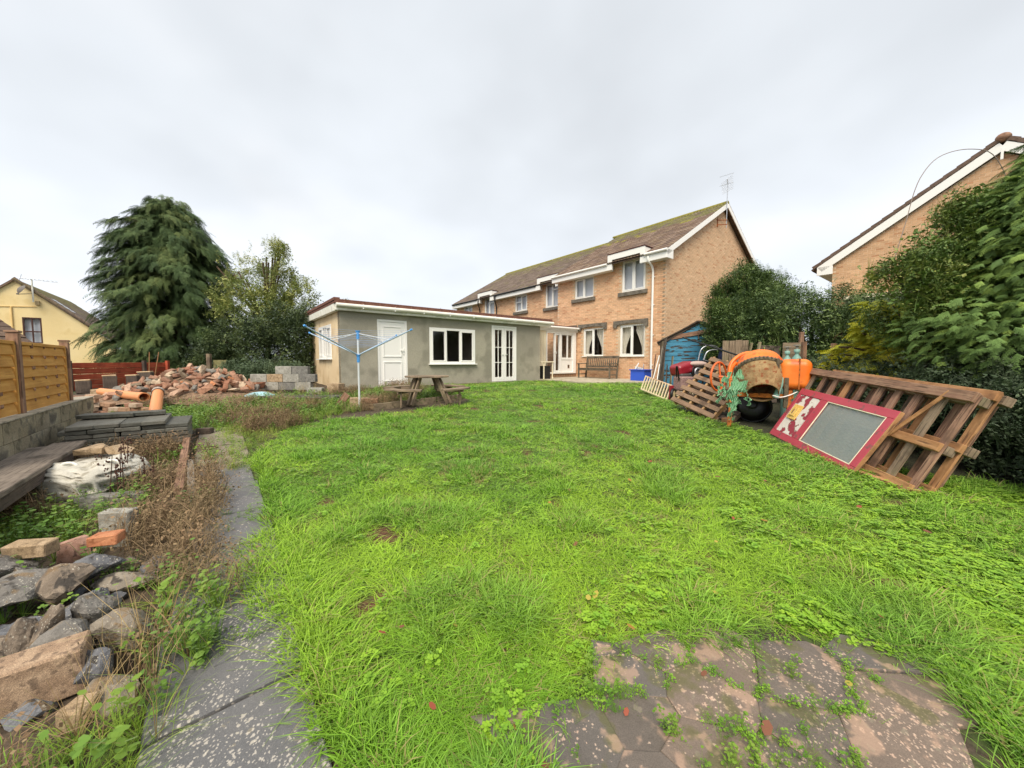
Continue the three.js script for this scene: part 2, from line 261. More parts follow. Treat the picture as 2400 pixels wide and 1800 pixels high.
  struct('patio', uvm(new THREE.ExtrudeGeometry(sh, { depth: .05, bevelEnabled: false }).rotateX(-Math.PI / 2).translate(0, .75, 0)), MT(mottle(0xa89f8a, 0xb9b09b, 0x837a66, 1.5, 77, 6, .15)));
}
// ---------- grass, clover, weeds ----------
function strip(pts, w0, w1) { // flat tapered strip through points, widths from w0 to w1
  const pos = []; const n = pts.length; const L2 = [], R2 = [];
  for (let i = 0; i < n; i++) { const a = pts[Math.max(0, i - 1)], b = pts[Math.min(n - 1, i + 1)], t = b.clone().sub(a).normalize(); let s = t.clone().cross(V(.3, 1, .2)); if (s.lengthSq() < .01) s = V(1, 0, 0); s.normalize().multiplyScalar((w0 + (w1 - w0) * i / (n - 1)) / 2); L2.push(pts[i].clone().sub(s)); R2.push(pts[i].clone().add(s)); }
  for (let i = 0; i < n - 1; i++) { const q = [L2[i], R2[i], R2[i + 1], L2[i], R2[i + 1], L2[i + 1]]; (i === n - 2 && w1 === 0 ? q.slice(0, 3) : q).forEach(v => pos.push(v.x, v.y, v.z)); }
  const g = new THREE.BufferGeometry(); g.setAttribute('position', new THREE.Float32BufferAttribute(pos, 3)); g.computeVertexNormals(); g.setAttribute('uv', new THREE.Float32BufferAttribute(new Float32Array(pos.length / 3 * 2), 2)); return g;
}
function blade(x, z, h, lean, az, w, droop) { const p = []; for (let i = 0; i < 4; i++) { const t = i / 3; const r = lean * h * (t + droop * t * t); p.push(V(x + Math.cos(az) * r, h * (t - droop * .45 * t * t * t), z + Math.sin(az) * r)); } return strip(p, w, 0); }
function tuftGeo(n, h, spread, w, lean, seed) { rnd = mulberry(seed); const a = []; for (let i = 0; i < n; i++) { const r = spread * Math.sqrt(rnd()), t = rr(0, 6.28); a.push(blade(Math.cos(t) * r, Math.sin(t) * r, h * rr(.55, 1.1), rr(.15, lean), t + rr(-1.2, 1.2), w * rr(.7, 1.2), rr(.2, 1.1))); } return mg(a); }
const leafM = (c, t = .35) => M({ color: c, transmission: t, thickness: 0, roughness: .75, ior: 1.4 });
const mGrass = M({ color: 0xffffff, roughness: .6, transmission: .3, thickness: 0, ior: 1.35 });
{
  const kinds = [tuftGeo(12, .062, .042, .0072, 1.35, 1), tuftGeo(12, .095, .04, .0088, 1.35, 2), tuftGeo(13, .05, .05, .0064, 1.5, 3)];
  const lists = [[], [], []], clov = [], coarse = []; rnd = mulberry(99);
  for (let d = .9; d < 16;) { const s = .011 + .0088 * d; const X0 = Math.max(-1.6 * d - .4, -6), X1 = Math.min(1.5 * d + .4, 7);
    for (let X = X0; X < X1; X += s) {
      const x = X + rr(-.5, .5) * s, y = d + rr(-.5, .5) * s; if (!inLawn(x, y)) continue; if (inPave(x, y)) continue;
      if (fbm(x * 5 + 5, y * 5 + 5, 0, 13, 3) > .735 || isBare(x, y)) continue;                    // bare earth
      const p = fbm(x * .8 + 3, y * .8 + 3, 0, 201, 3), q = fbm(x * 2.6 + 3, y * 2.6 + 8, 0, 203, 3), lx = toL(x, y)[0], edge = sm(-2.2, -2.45, lx) * (y < 7 ? .7 : 0), tall = Math.max(edge, sm(.46, .7, fbm(x * 1.9 + 13, y * 1.9 + 8, 0, 207, 3)));
      const clover = sm(1.5, 3.0, x - .06 * y + (q - .5) * 2.4) * .85 + .22 * sm(.58, .70, q) + .02;
      const far = 1 + .055 * d;
      if (rnd() < clover * .55) clov.push({ p: V(x, gy(x, y) - .004, -y), q: eul(rr(-.15, .15), rr(0, 6.28), rr(-.15, .15)), s: rr(.45, .8) * (1 + .025 * d), c: mixc(mixc([.22, .43, .02], [.34, .53, .03], rnd()), [.2, .41, .05], rnd() * .4) });
      if (rnd() > clover * .45) { const k = tall > .45 ? 1 : q > .55 ? 2 : 0; const hh = (.55 + .75 * tall + .25 * rnd()) * (d > 5 ? .9 : 1);
        const c = mixc(mixc([.215, .42, .028], [.33, .53, .036], sm(.35, .65, p)), [.17, .36, .05], tall * .6 * (1 - edge)); const v = rr(.72, 1.22); const dry = rnd() < .055 + .12 * sm(.6, .75, q); lists[k].push({ p: V(x, gy(x, y) - .004, -y), q: eul(rr(-.2, .2), rr(0, 6.28), rr(-.2, .2)), s: V(far, hh, far), c: dry ? [.34, .31, .11] : [c[0] * v, c[1] * v, c[2] * v] }); }
    } d += s; }
  const lawn = new THREE.Group(); lawn.name = 'lawn_grass'; lawn.userData.kind = 'stuff'; lawn.userData.label = 'bright green uneven lawn grass across the garden'; lawn.userData.category = 'grass'; scene.add(lawn);
  lists.forEach((l, i) => inst('grass_blades', lawn, kinds[i], mGrass, l));
  // clover rosettes
  rnd = mulberry(44); const cl = [];
  for (let i = 0; i < 9; i++) { const a = rr(0, 6.28), r = .05 * Math.sqrt(rnd()), h = rr(.03, .075), x = Math.cos(a) * r, z = Math.sin(a) * r; cl.push(strip([V(x * .6, 0, z * .6), V(x, h, z)], .002, .0015));
    for (let k = 0; k < 3; k++) { const t = a + k * 2.094, R = rr(.008, .013); const g = new THREE.CircleGeometry(R, 6).rotateX(-Math.PI / 2 + rr(-.35, .35)).translate(x + Math.cos(t) * R * 1.05, h, z + Math.sin(t) * R * 1.05); cl.push(g); } }
  const cg = inst('clover', scene, mg(cl), mGrass, clov); tag(cg, 'low clover and broad leaved weeds mixed into the right side of the lawn', 'clover');
}
// dry brown tangle, green weeds and tall dead grass on the left
const inWeed = (x, z) => { const [X, d] = Lxd(x, z); return (x > -4.45 && x < -2.9 + .12 * (vn(z * 2.3, 5, 0, 9) - .5) && z > 4.9 && z < 9.7) || (X > -6.8 && X < -3.4 && d > 5.9 && d < 8.6) && !inLawn(X, d) || (x > -4.4 && x < 2 && z > .6 && z < 3.6 && !inLawn(X, d)); };
{
  rnd = mulberry(314); const tang = [], grn = [], tall = [], leafy = [];
  const tg = []; for (let i = 0; i < 30; i++) { const a = rr(0, 6.28), h = rr(.08, .3), l = rr(.05, .22), b = a + rr(-1, 1); const o = V(rr(-.06, .06), 0, rr(-.06, .06)); tg.push(strip([o, o.clone().add(V(Math.cos(a) * l * .4, h * .7, Math.sin(a) * l * .4)), o.clone().add(V(Math.cos(b) * l, h * rr(.6, 1), Math.sin(b) * l)), o.clone().add(V(Math.cos(b) * l * 1.5, h * rr(.3, 1.1), Math.sin(b) * l * 1.5))], .004, .0012)); if (i % 2) for (let k = 0; k < 3; k++) { const p = o.clone().add(V(Math.cos(b) * l * rr(.4, 1.4), h * rr(.4, 1), Math.sin(b) * l * rr(.4, 1.4))); tg.push(new THREE.CircleGeometry(rr(.006, .012), 4).rotateX(rr(0, 3)).rotateY(rr(0, 6)).translate(p.x, p.y, p.z)); } }
  const lg = []; for (let i = 0; i < 22; i++) { const a = rr(0, 6.28), h = rr(.04, .2), r = rr(.02, .1), R = rr(.009, .018); lg.push(new THREE.CircleGeometry(R, 6).scale(1, .7, 1).rotateX(-Math.PI / 2 + rr(-.7, .7)).rotateY(a).translate(Math.cos(a) * r, h, Math.sin(a) * r)); lg.push(strip([V(0, 0, 0), V(Math.cos(a) * r * .6, h * .6, Math.sin(a) * r * .6), V(Math.cos(a) * r, h, Math.sin(a) * r)], .003, .002)); }
  const tl = []; for (let i = 0; i < 9; i++) { const a = rr(0, 6.28), h = rr(.3, .55), l = rr(.04, .25); tl.push(strip([V(0, 0, 0), V(Math.cos(a) * l * .35, h * .55, Math.sin(a) * l * .35), V(Math.cos(a) * l, h, Math.sin(a) * l)], .0045, .001)); }
  for (let i = 0; i < 7500; i++) { const x = rr(-4.45, 2), z = rr(.6, 9.7); if (!inWeed(x, z)) continue; const [X, d] = Lxd(x, z); if (X > -.8 && z < 3) continue; const y = gy(X, d), n = fbm(x * 1.6 + 9, z * 1.6 + 9, 0, 41, 3);
    if (x > -4.35 && x < -3.1 && z > 3.7 && z < 4.9) continue; if (Math.hypot(X + 4.25, d - 3.75) < .5) continue; if (z > 7.7 && z < 9.5 && x < -3.15 && rnd() < .8) continue; if (z > 3.5 && z < 7.1 && x > -3.28 && x < -2.98 && rnd() < .85) continue; if (X < -1.7 && d < 1.72) continue; const dry = z > 9.2 ? .15 : z > 4.9 ? sm(.42, .62, n + .04) : sm(.55, .7, n) * .7; const e = { p: V(X, y, -d), q: eul(rr(-.3, .3), rr(0, 6.28), rr(-.3, .3)), s: rr(.6, 1.25) };
    if (rnd() < dry) tang.push({ ...e, c: mixc(mixc([.15, .095, .055], [.27, .17, .095], rnd()), [.25, .21, .10], rnd() * .5) }); else if (rnd() < .6) grn.push({ ...e, c: mixc([.11, .24, .03], [.22, .34, .04], rnd()) }); else leafy.push({ ...e, s: rr(.7, 1.4), c: mixc([.17, .32, .02], [.30, .38, .05], rnd()) }); }
  for (let i = 0; i < 45; i++) { const x = -3.24 + rr(-.22, .16), z = 9.72 + rr(-.26, .25); const [X, d] = Lxd(x, z); leafy.push({ p: V(X, gy(X, d), -d), q: eul(rr(-.3, .3), rr(0, 6.28), rr(-.3, .3)), s: rr(.6, 1.2), c: mixc([.16, .34, .02], [.30, .40, .05], rnd()) }); }
  for (let i = 0; i < 260; i++) { const x = rr(-2.75, -1.6), z = rr(3.9, 6.4); const [X, d] = Lxd(x, z); if (inLawn(X, d)) continue; (rnd() < .6 ? leafy : rnd() < .5 ? grn : tang).push({ p: V(X, gy(X, d), -d), q: eul(rr(-.3, .3), rr(0, 6.28), rr(-.3, .3)), s: rr(.4, .8), c: mixc([.17, .32, .03], [.30, .34, .07], rnd()) }); }
  for (let i = 0; i < 15; i++) { const x = -3.12 + rr(-.2, .2), z = 9.3 + rr(-.35, .35); const [X, d] = Lxd(x, z); tall.push({ p: V(X, gy(X, d), -d), q: eul(rr(-.3, .3), rr(0, 6.28), rr(-.3, .3)), s: rr(.6, 1.0), c: mixc([.30, .20, .09], [.42, .31, .14], rnd()) }); }
  for (let i = 0; i < 60; i++) { const k = pick([[-1.55, -.35, .25], [-.9, .1, .3], [-.5, 3.0, .35], [.3, 2.9, .6], [1.1, 2.9, .5], [-.2, .8, .15]]); const x = k[0] + rr(-1, 1) * k[2], z = k[1] + rr(-1, 1) * k[2]; const [X, d] = Lxd(x, z); tall.push({ p: V(X, gy(X, d), -d), q: eul(rr(-.35, .35), rr(0, 6.28), rr(-.35, .35)), s: rr(.5, .95), c: mixc([.36, .26, .11], [.46, .38, .18], rnd()) }); }
  // sprigs in the joints of path and paving
  for (let i = 0; i < 760; i++) { let X, d; if (rnd() < .45) { X = rr(.15, 1.9); d = rr(1.1, 1.9); if (!inPave(X, d) || fbm(X * 4, d * 4, 0, 88, 3) < .54) continue; } else { const x = -2.9 + rr(-.2, .5), z = rr(4.3, 9.4); [X, d] = Lxd(x, z); if (fbm(X * 3, d * 3, 0, 89, 3) < (z > 6.6 ? .6 : .30)) continue; }
    (rnd() < .6 ? grn : leafy).push({ p: V(X, gy(X, d) + .01, -d), q: eul(rr(-.3, .3), rr(0, 6.28), rr(-.3, .3)), s: rr(.25, .5), c: mixc([.11, .24, .02], [.22, .34, .04], rnd()) }); }
  for (const [a, b] of paveEdges) { const n = Math.ceil(Math.hypot(a[0] - b[0], a[1] - b[1]) / .02); for (let i = 0; i < n; i++) { const t = rnd(), X = a[0] + (b[0] - a[0]) * t, d = a[1] + (b[1] - a[1]) * t; if (fbm(X * 3.2 + 2, d * 3.2 + 2, 0, 188, 3) < .57) continue; (rnd() < .7 ? grn : leafy).push({ p: V(X, gy(X, d) + .004, -d), q: eul(rr(-.4, .4), rr(0, 6.28), rr(-.4, .4)), s: rr(.13, .36), c: mixc([.13, .30, .02], [.24, .42, .03], rnd()) }); } }
  tag(inst('dry_weeds', scene, mg(tg), M({ color: 0xffffff, roughness: .95 }), tang), 'tangled dead brown weeds around the rubble on the left', 'weeds');
  tag(inst('green_weeds', scene, mg(lg), mGrass, grn), 'small leafy green weeds among the rubble and path joints', 'weeds');
  tag(inst('weed_grass', scene, tuftGeo(16, .16, .05, .005, 1.2, 9), mGrass, leafy), 'rough yellow green grass tufts among rubble and path', 'grass');
  tag(inst('dead_grass', scene, mg(tl), M({ color: 0xffffff, roughness: .9 }), tall), 'tall straw coloured dead grass stalks at the left', 'grass');
  rnd = mulberry(77); const lv = []; for (let i = 0; i < 46; i++) { const X = rr(-.9, 3.5), d = rr(1.2, 4.5); if (!inLawn(X, d)) continue; lv.push({ p: V(X, gy(X, d) + rr(.03, .07), -d), q: eul(rr(-.7, .7), rr(0, 6.28), rr(-.7, .7)), s: rr(.6, 1.3), c: pick([[.25, .06, .03], [.30, .16, .03], [.36, .30, .05], [.16, .06, .03]]) }); }
  tag(inst('fallen_leaves', scene, new THREE.CircleGeometry(.016, 6).scale(1.5, 1, 1).rotateX(-1.4), M({ color: 0xffffff, roughness: .8 }), lv), 'a few fallen brown and yellow leaves on the lawn', 'leaves');
}

// ---------- buildings (all in the garden frame) ----------
function LG(name, label, cat, x, y, z) { const o = thing(name, label, cat, L(x, y, z), TH); o.userData.off = undefined; o.off = [x, y, z]; return o; }
const loc = (o, g) => { const f = o.off; return g.translate(-f[0], -f[1], -f[2]); };
const lp = (name, o, geos, mat, label) => part(name, o, loc(o, Array.isArray(geos) ? mg(geos) : geos), mat, label);
function wall(axis, c, pts, holes, th) {       // axis 'z': faces +z at z = c; 'x': faces -x at x = c
  const s = new THREE.Shape(pts.map(p => new THREE.Vector2(...p)));
  for (const [a, b, y0, y1] of holes) s.holes.push(new THREE.Path([[a, y0], [a, y1], [b, y1], [b, y0]].map(p => new THREE.Vector2(...p))));
  const g = new THREE.ExtrudeGeometry(s, { depth: th, bevelEnabled: false });
  if (axis === 'z') g.translate(0, 0, c - th); else g.applyMatrix4(new THREE.Matrix4().set(0, 0, -1, c + th, 0, 1, 0, 0, 1, 0, 0, 0, 0, 0, 0, 1));
  return uvm(g.toNonIndexed());
}
// a window as a group: faces +z in its own frame, w x h, base at its centre bottom
function windowAt(o, axis, c, a, b, y0, y1, lay, opt = {}) {
  const w = b - a, h = y1 - y0, f = opt.f || .055, rec = opt.rec ?? .05; const g = sub('window', o, axis === 'z' ? V((a + b) / 2, y0, c - rec) : V(c + rec, y0, (a + b) / 2)); if (opt.label) g.userData.label = opt.label;
  g.position.sub(V(...o.off)); if (axis === 'x') g.rotation.y = -Math.PI / 2;   // local x runs towards +z of the garden
  const mat = opt.mat || mWhite, F = [], fd = .06;
  F.push(bx2(-w / 2, w / 2, 0, f, -fd, 0), bx2(-w / 2, w / 2, h - f, h, -fd, 0), bx2(-w / 2, -w / 2 + f, f, h - f, -fd, 0), bx2(w / 2 - f, w / 2, f, h - f, -fd, 0));
  const n = lay.length; let x = -w / 2 + f; const iw = w - 2 * f, mu = .05;
  const tot = lay.reduce((s, q) => s + q.w, 0); let panes = [];
  lay.forEach((q, i) => { const pw = (iw - mu * (n - 1)) * q.w / tot, x1 = x + pw; if (i < n - 1) F.push(bx2(x1, x1 + mu, f, h - f, -fd, -.002));
    const ca = q.open ? .045 : 0; if (ca) { F.push(bx2(x, x1, f, f + ca, -.045, .012), bx2(x, x1, h - f - ca, h - f, -.045, .012), bx2(x, x + ca, f + ca, h - f - ca, -.045, .012), bx2(x1 - ca, x1, f + ca, h - f - ca, -.045, .012)); }
    if (q.transom) F.push(bx2(x, x1, f + (h - 2 * f) * q.transom - .03, f + (h - 2 * f) * q.transom + .03, -.05, .008));
    for (const t of q.bars || []) F.push(bx2(x + ca, x1 - ca, f + (h - 2 * f) * t - .011, f + (h - 2 * f) * t + .011, -.045, -.01)); if (q.vbar) F.push(bx2((x + x1) / 2 - .011, (x + x1) / 2 + .011, f + ca, h - f - ca, -.046, -.009));
    panes.push([x + ca, x1 - ca, f + ca, h - f - ca]); x = x1 + mu; });
  part('frame', g, F, mat); for (const [p, q, r, s] of panes) part('pane', g, new THREE.PlaneGeometry(q - p, s - r).translate((p + q) / 2, (r + s) / 2, -.03), mGlass);
  if (opt.sill) part('sill', g, bx2(-w / 2 - .04, w / 2 + .04, -.03, -.002, -.05, .09), mat);
  if (opt.curtain) for (const s of [-1, 1]) { const p = [], seg = 14; const gg = new THREE.PlaneGeometry(1, h, seg, 10); const pa = gg.attributes.position; for (let i = 0; i < pa.count; i++) { const u = pa.getX(i) + .5, v = pa.getY(i) / h + .5; const width = w * (.16 + .24 * Math.min(1, Math.max(0, v - .25) / .55) ** 1.2); pa.setXYZ(i, s * (w / 2 - u * width - .02), v * h, -.16 + .025 * Math.sin(u * 26)); } gg.computeVertexNormals(); part('curtain', g, gg, mCurtain); }
  if (opt.net) part('net_curtain', g, new THREE.PlaneGeometry(w, h * opt.net).translate(0, h - h * opt.net / 2, -.15), mNet);
  if (opt.blind) part('blind', g, new THREE.PlaneGeometry(w, h * opt.blind).translate(0, h - h * opt.blind / 2, -.13), mRoom);
  return g;
}
// courses of single bricks standing 4 mm proud of their mortar
function bricks(o, axis, c, u0, u1, y0, y1, ok, base, vary = .14) {
  const geo = cbox(.215, .065, .02, .003), list = []; const q = axis === 'x' ? eul(0, Math.PI / 2, 0) : eul(0, 0, 0); const f = o.off;
  let row = 0; for (let y = y0 + .0375; y < y1; y += .075, row++) for (let u = u0 + (row % 2 ? .0 : .1125) + .1; u < u1; u += .225) { if (!ok(u, y)) continue;
    const k = 1 + rr(-vary, vary), w = rnd(); let cc = base.map(v => v * k); if (w < .12) cc = [cc[0] * .86, cc[1] * .74, cc[2] * .68]; else if (w > .9) cc = [cc[0] * 1.08, cc[1] * 1.12, cc[2] * 1.16];
    list.push({ p: (axis === 'z' ? V(u, y, c - .006) : V(c + .006, y, u)).sub(V(...f)), q, s: V(1, 1, 1), c: cc }); }
  return inst('bricks', o, geo, mBrickW, list);
}
const clear = (holes, m = .1) => (u, y) => !holes.some(([a, b, y0, y1]) => u > a - m && u < b + m && y > y0 - .03 && y < y1 + .03);
const tTile = mottle(0xe2dedb, 0xffffff, 0xb4b0ac, .6, 120, 8, .35), tileMats = [0x76614f, 0x826d5e, 0x8a7767, 0x6e5c50, 0x84715c, 0x7b6656].map(c => MT(tTile, { color: c }));
const mTileW = MT(tBrick, { color: 0xffffff });
function tileGeo(w = .3, l = .345) { const s = new THREE.Shape(), n = 8, t = .014; const f = x => .016 * Math.pow(Math.abs(Math.sin(x / w * Math.PI * 2)), 1.5) * (1); for (let i = 0; i <= n; i++) { const x = -w / 2 + w * i / n; i ? s.lineTo(x, f(x + w / 2) + t) : s.moveTo(x, f(x + w / 2) + t); } for (let i = n; i >= 0; i -= 2) { const x = -w / 2 + w * i / n; s.lineTo(x, f(x + w / 2)); } return uvm(new THREE.ExtrudeGeometry(s, { depth: l, bevelEnabled: false }).translate(0, 0, -l / 2).toNonIndexed()); }
// roof slope from eave line to ridge line; axis: run direction. Returns list of tile placements
function tiles(o, place, n, rows, singles, mossy, parent = o) {
  const geo = tileGeo(), list = []; let count = 0;
  for (let r = 0; r < rows; r++) for (let i = 0; i < n; i++) { const e = place(r, i); if (!e) continue; const m = mossy(r / rows, i / n); const t = rr(.85, 1.15); const c = mixc(mixc([.14, .10, .076], [.20, .152, .118], rnd()), [.20, .19, .05], m).map(v => v * t);
    if (count < singles) { const k = part('roof_tile', parent, geo, m > .45 ? mMoss : pick(tileMats)); k.position.copy(e.p); k.quaternion.copy(e.q); count++; } else list.push({ p: e.p, q: e.q, s: 1, c }); }
  if (list.length) inst('roof_tiles', parent, geo, mTileW, list);
}
const mMoss = MT(mottle(0x77722f, 0x8e8738, 0x5f5638, .5, 140, 9, .35));
const holesH1 = [[1.66, 2.86, 1.77, 3.1], [-.40, .78, 1.79, 3.08], [1.72, 2.84, 4.5, 5.82], [-.97, .17, 4.55, 5.5]];
rnd = mulberry(11);
// ----- grey rendered outbuilding -----
{
  const o = LG('flat_roofed_outbuilding', 'long flat roofed outbuilding with grey rendered front, cream end wall and white joinery', 'outbuilding', 0, .73, 0);
  const mGrey = MT(mottle(0x8b887a, 0x9d9989, 0x7d7a6c, 3.4, 201, 4, .10), { bumpScale: .002 }), mCr = MT(mottle(0xd9c19a, 0xe2cda8, 0xc7ad84, 2.6, 203, 4, .05), { bumpScale: .002 });
  const mFelt = MT(mottle(0x694438, 0x785245, 0x53362c, .5, 205, 10, .4)), mPl = MT(mottle(0x7b6a58, 0x8d7b67, 0x564738, .7, 206, 7, .3));
  const hf = [[1.07, 2.03, .76, 2.84], [2.80, 4.60, 1.46, 2.68], [5.35, 6.55, .78, 2.90]];
  lp('front_wall', o, wall('z', 0, [[0, .72], [7.82, .72], [7.82, 3.06], [0, 3.06]], hf, .2), mGrey, 'bare grey cement render with paler patches');
  lp('end_wall', o, wall('x', 0, [[-4.4, .78], [-.002, .72], [-.002, 3.06], [-4.4, 3.2]], [[-2.78, -1.0, 1.63, 2.7]], .2), mCr, 'smooth cream render');
  lp('rear_wall', o, [bx2(0.2, 7.82, .6, 3.1, -4.4, -4.2), bx2(7.62, 7.82, .6, 3.06, -4.2, -.2)], mCr);
  lp('plinth', o, [bx2(.03, 7.8, .2, .716, -.2, -.03), bx2(.03, .2, .2, .73, -4.38, -.2)], mPl);
  lp('floor', o, bx2(.2, 7.62, .6, .76, -4.2, -.2), mRoom); lp('partition', o, [bx2(2.3, 2.4, .76, 3.1, -4.2, -.2), bx2(4.95, 5.05, .76, 3.1, -4.2, -.2), bx2(.2, 7.6, .76, 3.1, -3.3, -3.2)], mRoom);
  lp('roof', o, [bx2(-.16, 8.35, 3.19, 3.262, -4.6, .2), bx2(-.18, -.02, 3.262, 3.345, -4.6, .2), bx2(-.02, 8.35, 3.262, 3.30, .08, .2)], mFelt, 'red brown mineral felt');
  lp('fascia', o, [bx2(-.13, 8.3, 3.0, 3.186, .02, .16), bx2(-.15, -.022, 2.98, 3.188, -4.56, .02)], mWhiteOld);
  const gut = []; gut.push(new THREE.CylinderGeometry(.058, .058, 8.5, 12, 1, false).rotateZ(Math.PI / 2).translate(4.12, 3.135, .225)); lp('gutter', o, gut, mWhiteOld);
  for (let x = .6; x < 8; x += .95) lp('gutter_bracket', o, bx(.03, .13, .1, x, 3.13, .225), mWhite);
  // solid door
  { const g = sub('door', o, V(1.55, .03, -.03)); const w = .96, h = 2.08; part('door_frame', g, [bx2(-w / 2, -w / 2 + .07, 0, h, -.07, .012), bx2(w / 2 - .07, w / 2, 0, h, -.07, .012), bx2(-w / 2 + .07, w / 2 - .07, h - .07, h, -.07, .012), bx2(-w / 2 + .07, w / 2 - .07, 0, .04, -.07, .04)], mWhite);
    part('door_leaf', g, [bx2(-.41, .41, .045, 2.005, -.06, -.012), ...[[.16, .78], [.92, 1.88]].flatMap(([a, b]) => [bx2(-.3, .3, a, a + .035, -.012, .006), bx2(-.3, .3, b - .035, b, -.012, .006), bx2(-.3, -.265, a + .035, b - .035, -.012, .006), bx2(.265, .3, a + .035, b - .035, -.012, .006)])], mWhite);
    part('handle', g, [bx2(.335, .375, 1.0, 1.2, -.012, .006), bx2(.24, .37, 1.12, 1.145, .02, .04)], mWhite); }
  windowAt(o, 'z', 0, 2.80, 4.60, 1.46, 2.68, [{ w: 1, open: 1 }, { w: .95 }, { w: 1, open: 1 }], { f: .075, rec: -.015, sill: 1, label: 'wide white window of three lights' });
  // french doors
  { const g = sub('french_door', o, V(5.95, .05, -.02), 'white double glazed garden doors with glazing bars'); const w = 1.2, h = 2.12, F = [bx2(-w / 2, -w / 2 + .06, 0, h, -.07, .02), bx2(w / 2 - .06, w / 2, 0, h, -.07, .02), bx2(-w / 2 + .06, w / 2 - .06, h - .06, h, -.07, .02), bx2(-w / 2 + .06, w / 2 - .06, 0, .05, -.07, .02)];
    part('door_frame', g, F, mWhite);
    for (const s of [-1, 1]) { const a = s < 0 ? -.54 : .004, b = s < 0 ? -.004 : .54, st = .1; const leaf = part('door_leaf', g, [bx2(a, a + st, .055, 2.055, -.05, .008), bx2(b - st, b, .055, 2.055, -.05, .008), bx2(a + st, b - st, .055, .16, -.05, .008), bx2(a + st, b - st, 1.96, 2.055, -.05, .008), bx2((a + b) / 2 - .012, (a + b) / 2 + .012, .16, 1.96, -.04, -.004), ...[.72, 1.3].map(y => bx2(a + st, b - st, y - .012, y + .012, -.039, -.005))], mWhite);
      part('pane', leaf, new THREE.PlaneGeometry(b - a - 2 * st, 1.8).translate((a + b) / 2, 1.06, -.025), mGlass); part('handle', leaf, bx(.12, .02, .03, s * .09, 1.03, .03), mWhite); } }
  windowAt(o, 'x', 0, -2.78, -1.0, 1.63, 2.7, [{ w: 1, open: 1, vbar: 1 }, { w: .9, vbar: 1 }, { w: 1, open: 1, vbar: 1 }], { f: .07, rec: -.01, sill: 1, blind: .98 });
  lp('work_table', o, [bx2(3.6, 4.75, 1.36, 1.40, -1.0, -.35), bx2(3.65, 3.7, .76, 1.36, -.95, -.9), bx2(4.6, 4.65, .76, 1.36, -.45, -.4)], mWoodDark);
  for (const [x, z, s] of [[4.18, -.36, .1], [4.36, -.4, .12], [3.7, -.4, .07]]) lp('folded_cloth', o, new THREE.SphereGeometry(s, 10, 8).scale(1.3, .7, 1).translate(x, 1.47, z), M({ color: 0xd28a58 }));
}
// ----- glazed link porch -----
{
  const o = LG('glazed_porch', 'small white glazed porch with sliding door between outbuilding and brick house', 'porch', 8.2, .75, -.8);
  const x0 = 8.94, wf = 1.98, X = f => x0 + f * wf, y0 = .97, y1 = 2.98;
  lp('plinth', o, [bx2(8.2, 11, .74, .965, -.95, -.82)], MT(mottle(0x8c6c52, 0xa58668, 0x5c4936, .5, 301, 7, .3)));
  const cl = []; for (let i = 0; i < 9; i++) cl.push(bx2(8.2 + i * .082, 8.2 + i * .082 + .078, .97, 2.98, -.9, -.81 + (i % 2) * .004)); lp('cladding', o, cl, mCream, 'cream vertical boarding');
  lp('fascia', o, [bx2(8.15, 11, 2.99, 3.13, -.82, -.68), bx2(8.15, 11, 2.93, 2.985, -.86, -.74)], mWhite);
  lp('gutter', o, new THREE.CylinderGeometry(.05, .05, 2.9, 10).rotateZ(Math.PI / 2).translate(9.58, 3.1, -.63), mWhite);
  lp('roof', o, bx2(8.15, 11, 3.135, 3.2, -3.4, -.7), MT(mottle(0x5d352b, 0x6d4437, 0x40241d, .5, 302, 10, .4)));
  const F = [bx2(X(0), X(.03), y0, y1, -.92, -.78), bx2(X(.9), X(1), y0, y1, -.92, -.78), bx2(X(.03), X(.9), y0, y0 + .07, -.92, -.76), bx2(X(.03), X(.9), y1 - .14, y1, -.92, -.78), bx2(X(.265), X(.31), y0 + .07, y1 - .14, -.88, -.80), bx2(X(.43), X(.49), y0 + .07, y1 - .14, -.89, -.79), bx2(X(.31), X(.43), y0 + .07, y0 + .15, -.88, -.80), bx2(X(.31), X(.43), y1 - .22, y1 - .14, -.88, -.80)];
  lp('door_frame', o, F, mWhite);
  const leaf = lp('sliding_door', o, [bx2(X(.49), X(.9), y0 + .07, 1.62, -.87, -.83), bx2(X(.49), X(.9), 1.62, 1.72, -.88, -.81), bx2(X(.49), X(.9), y1 - .2, y1 - .14, -.88, -.81), bx2(X(.49), X(.52), 1.72, y1 - .2, -.88, -.81), bx2(X(.87), X(.9), 1.72, y1 - .2, -.88, -.81), bx2(X(.70), X(.735), 1.72, y1 - .2, -.87, -.82)], mWhite);
  part('cat_flap', leaf, loc(o, bx2(X(.73), X(.79), 1.22, 1.38, -.84, -.815)), M({ color: 0x5a4632 }));
  lp('pane', o, new THREE.PlaneGeometry(.38 * wf, 1.06).translate(X(.69), 2.25, -.85), mGlass); lp('pane', o, new THREE.PlaneGeometry(.12 * wf, 1.65).translate(X(.37), 1.95, -.84), mGlass);
  lp('door_handle', o, new THREE.TorusGeometry(.05, .012, 6, 14).translate(X(.3), 1.95, -.78), mWhite);
  lp('inner_wall', o, [bx2(8.2, 8.3, .97, 3.13, -3.3, -.92), bx2(8.3, 11, .97, 3.13, -3.4, -3.3)], MT(mottle(0x9c7450, 0xa9825d, 0x7b5a3c, .8, 303, 6, .2)));
  lp('floor', o, bx2(8.3, 11, .86, .96, -3.3, -.96), mRoom);
  lp('shelf_unit', o, [bx2(8.98, 9.4, 1.72, 1.76, -1.9, -1.4), bx2(9.0, 9.3, .96, 1.6, -1.8, -1.5)], mNet);
}
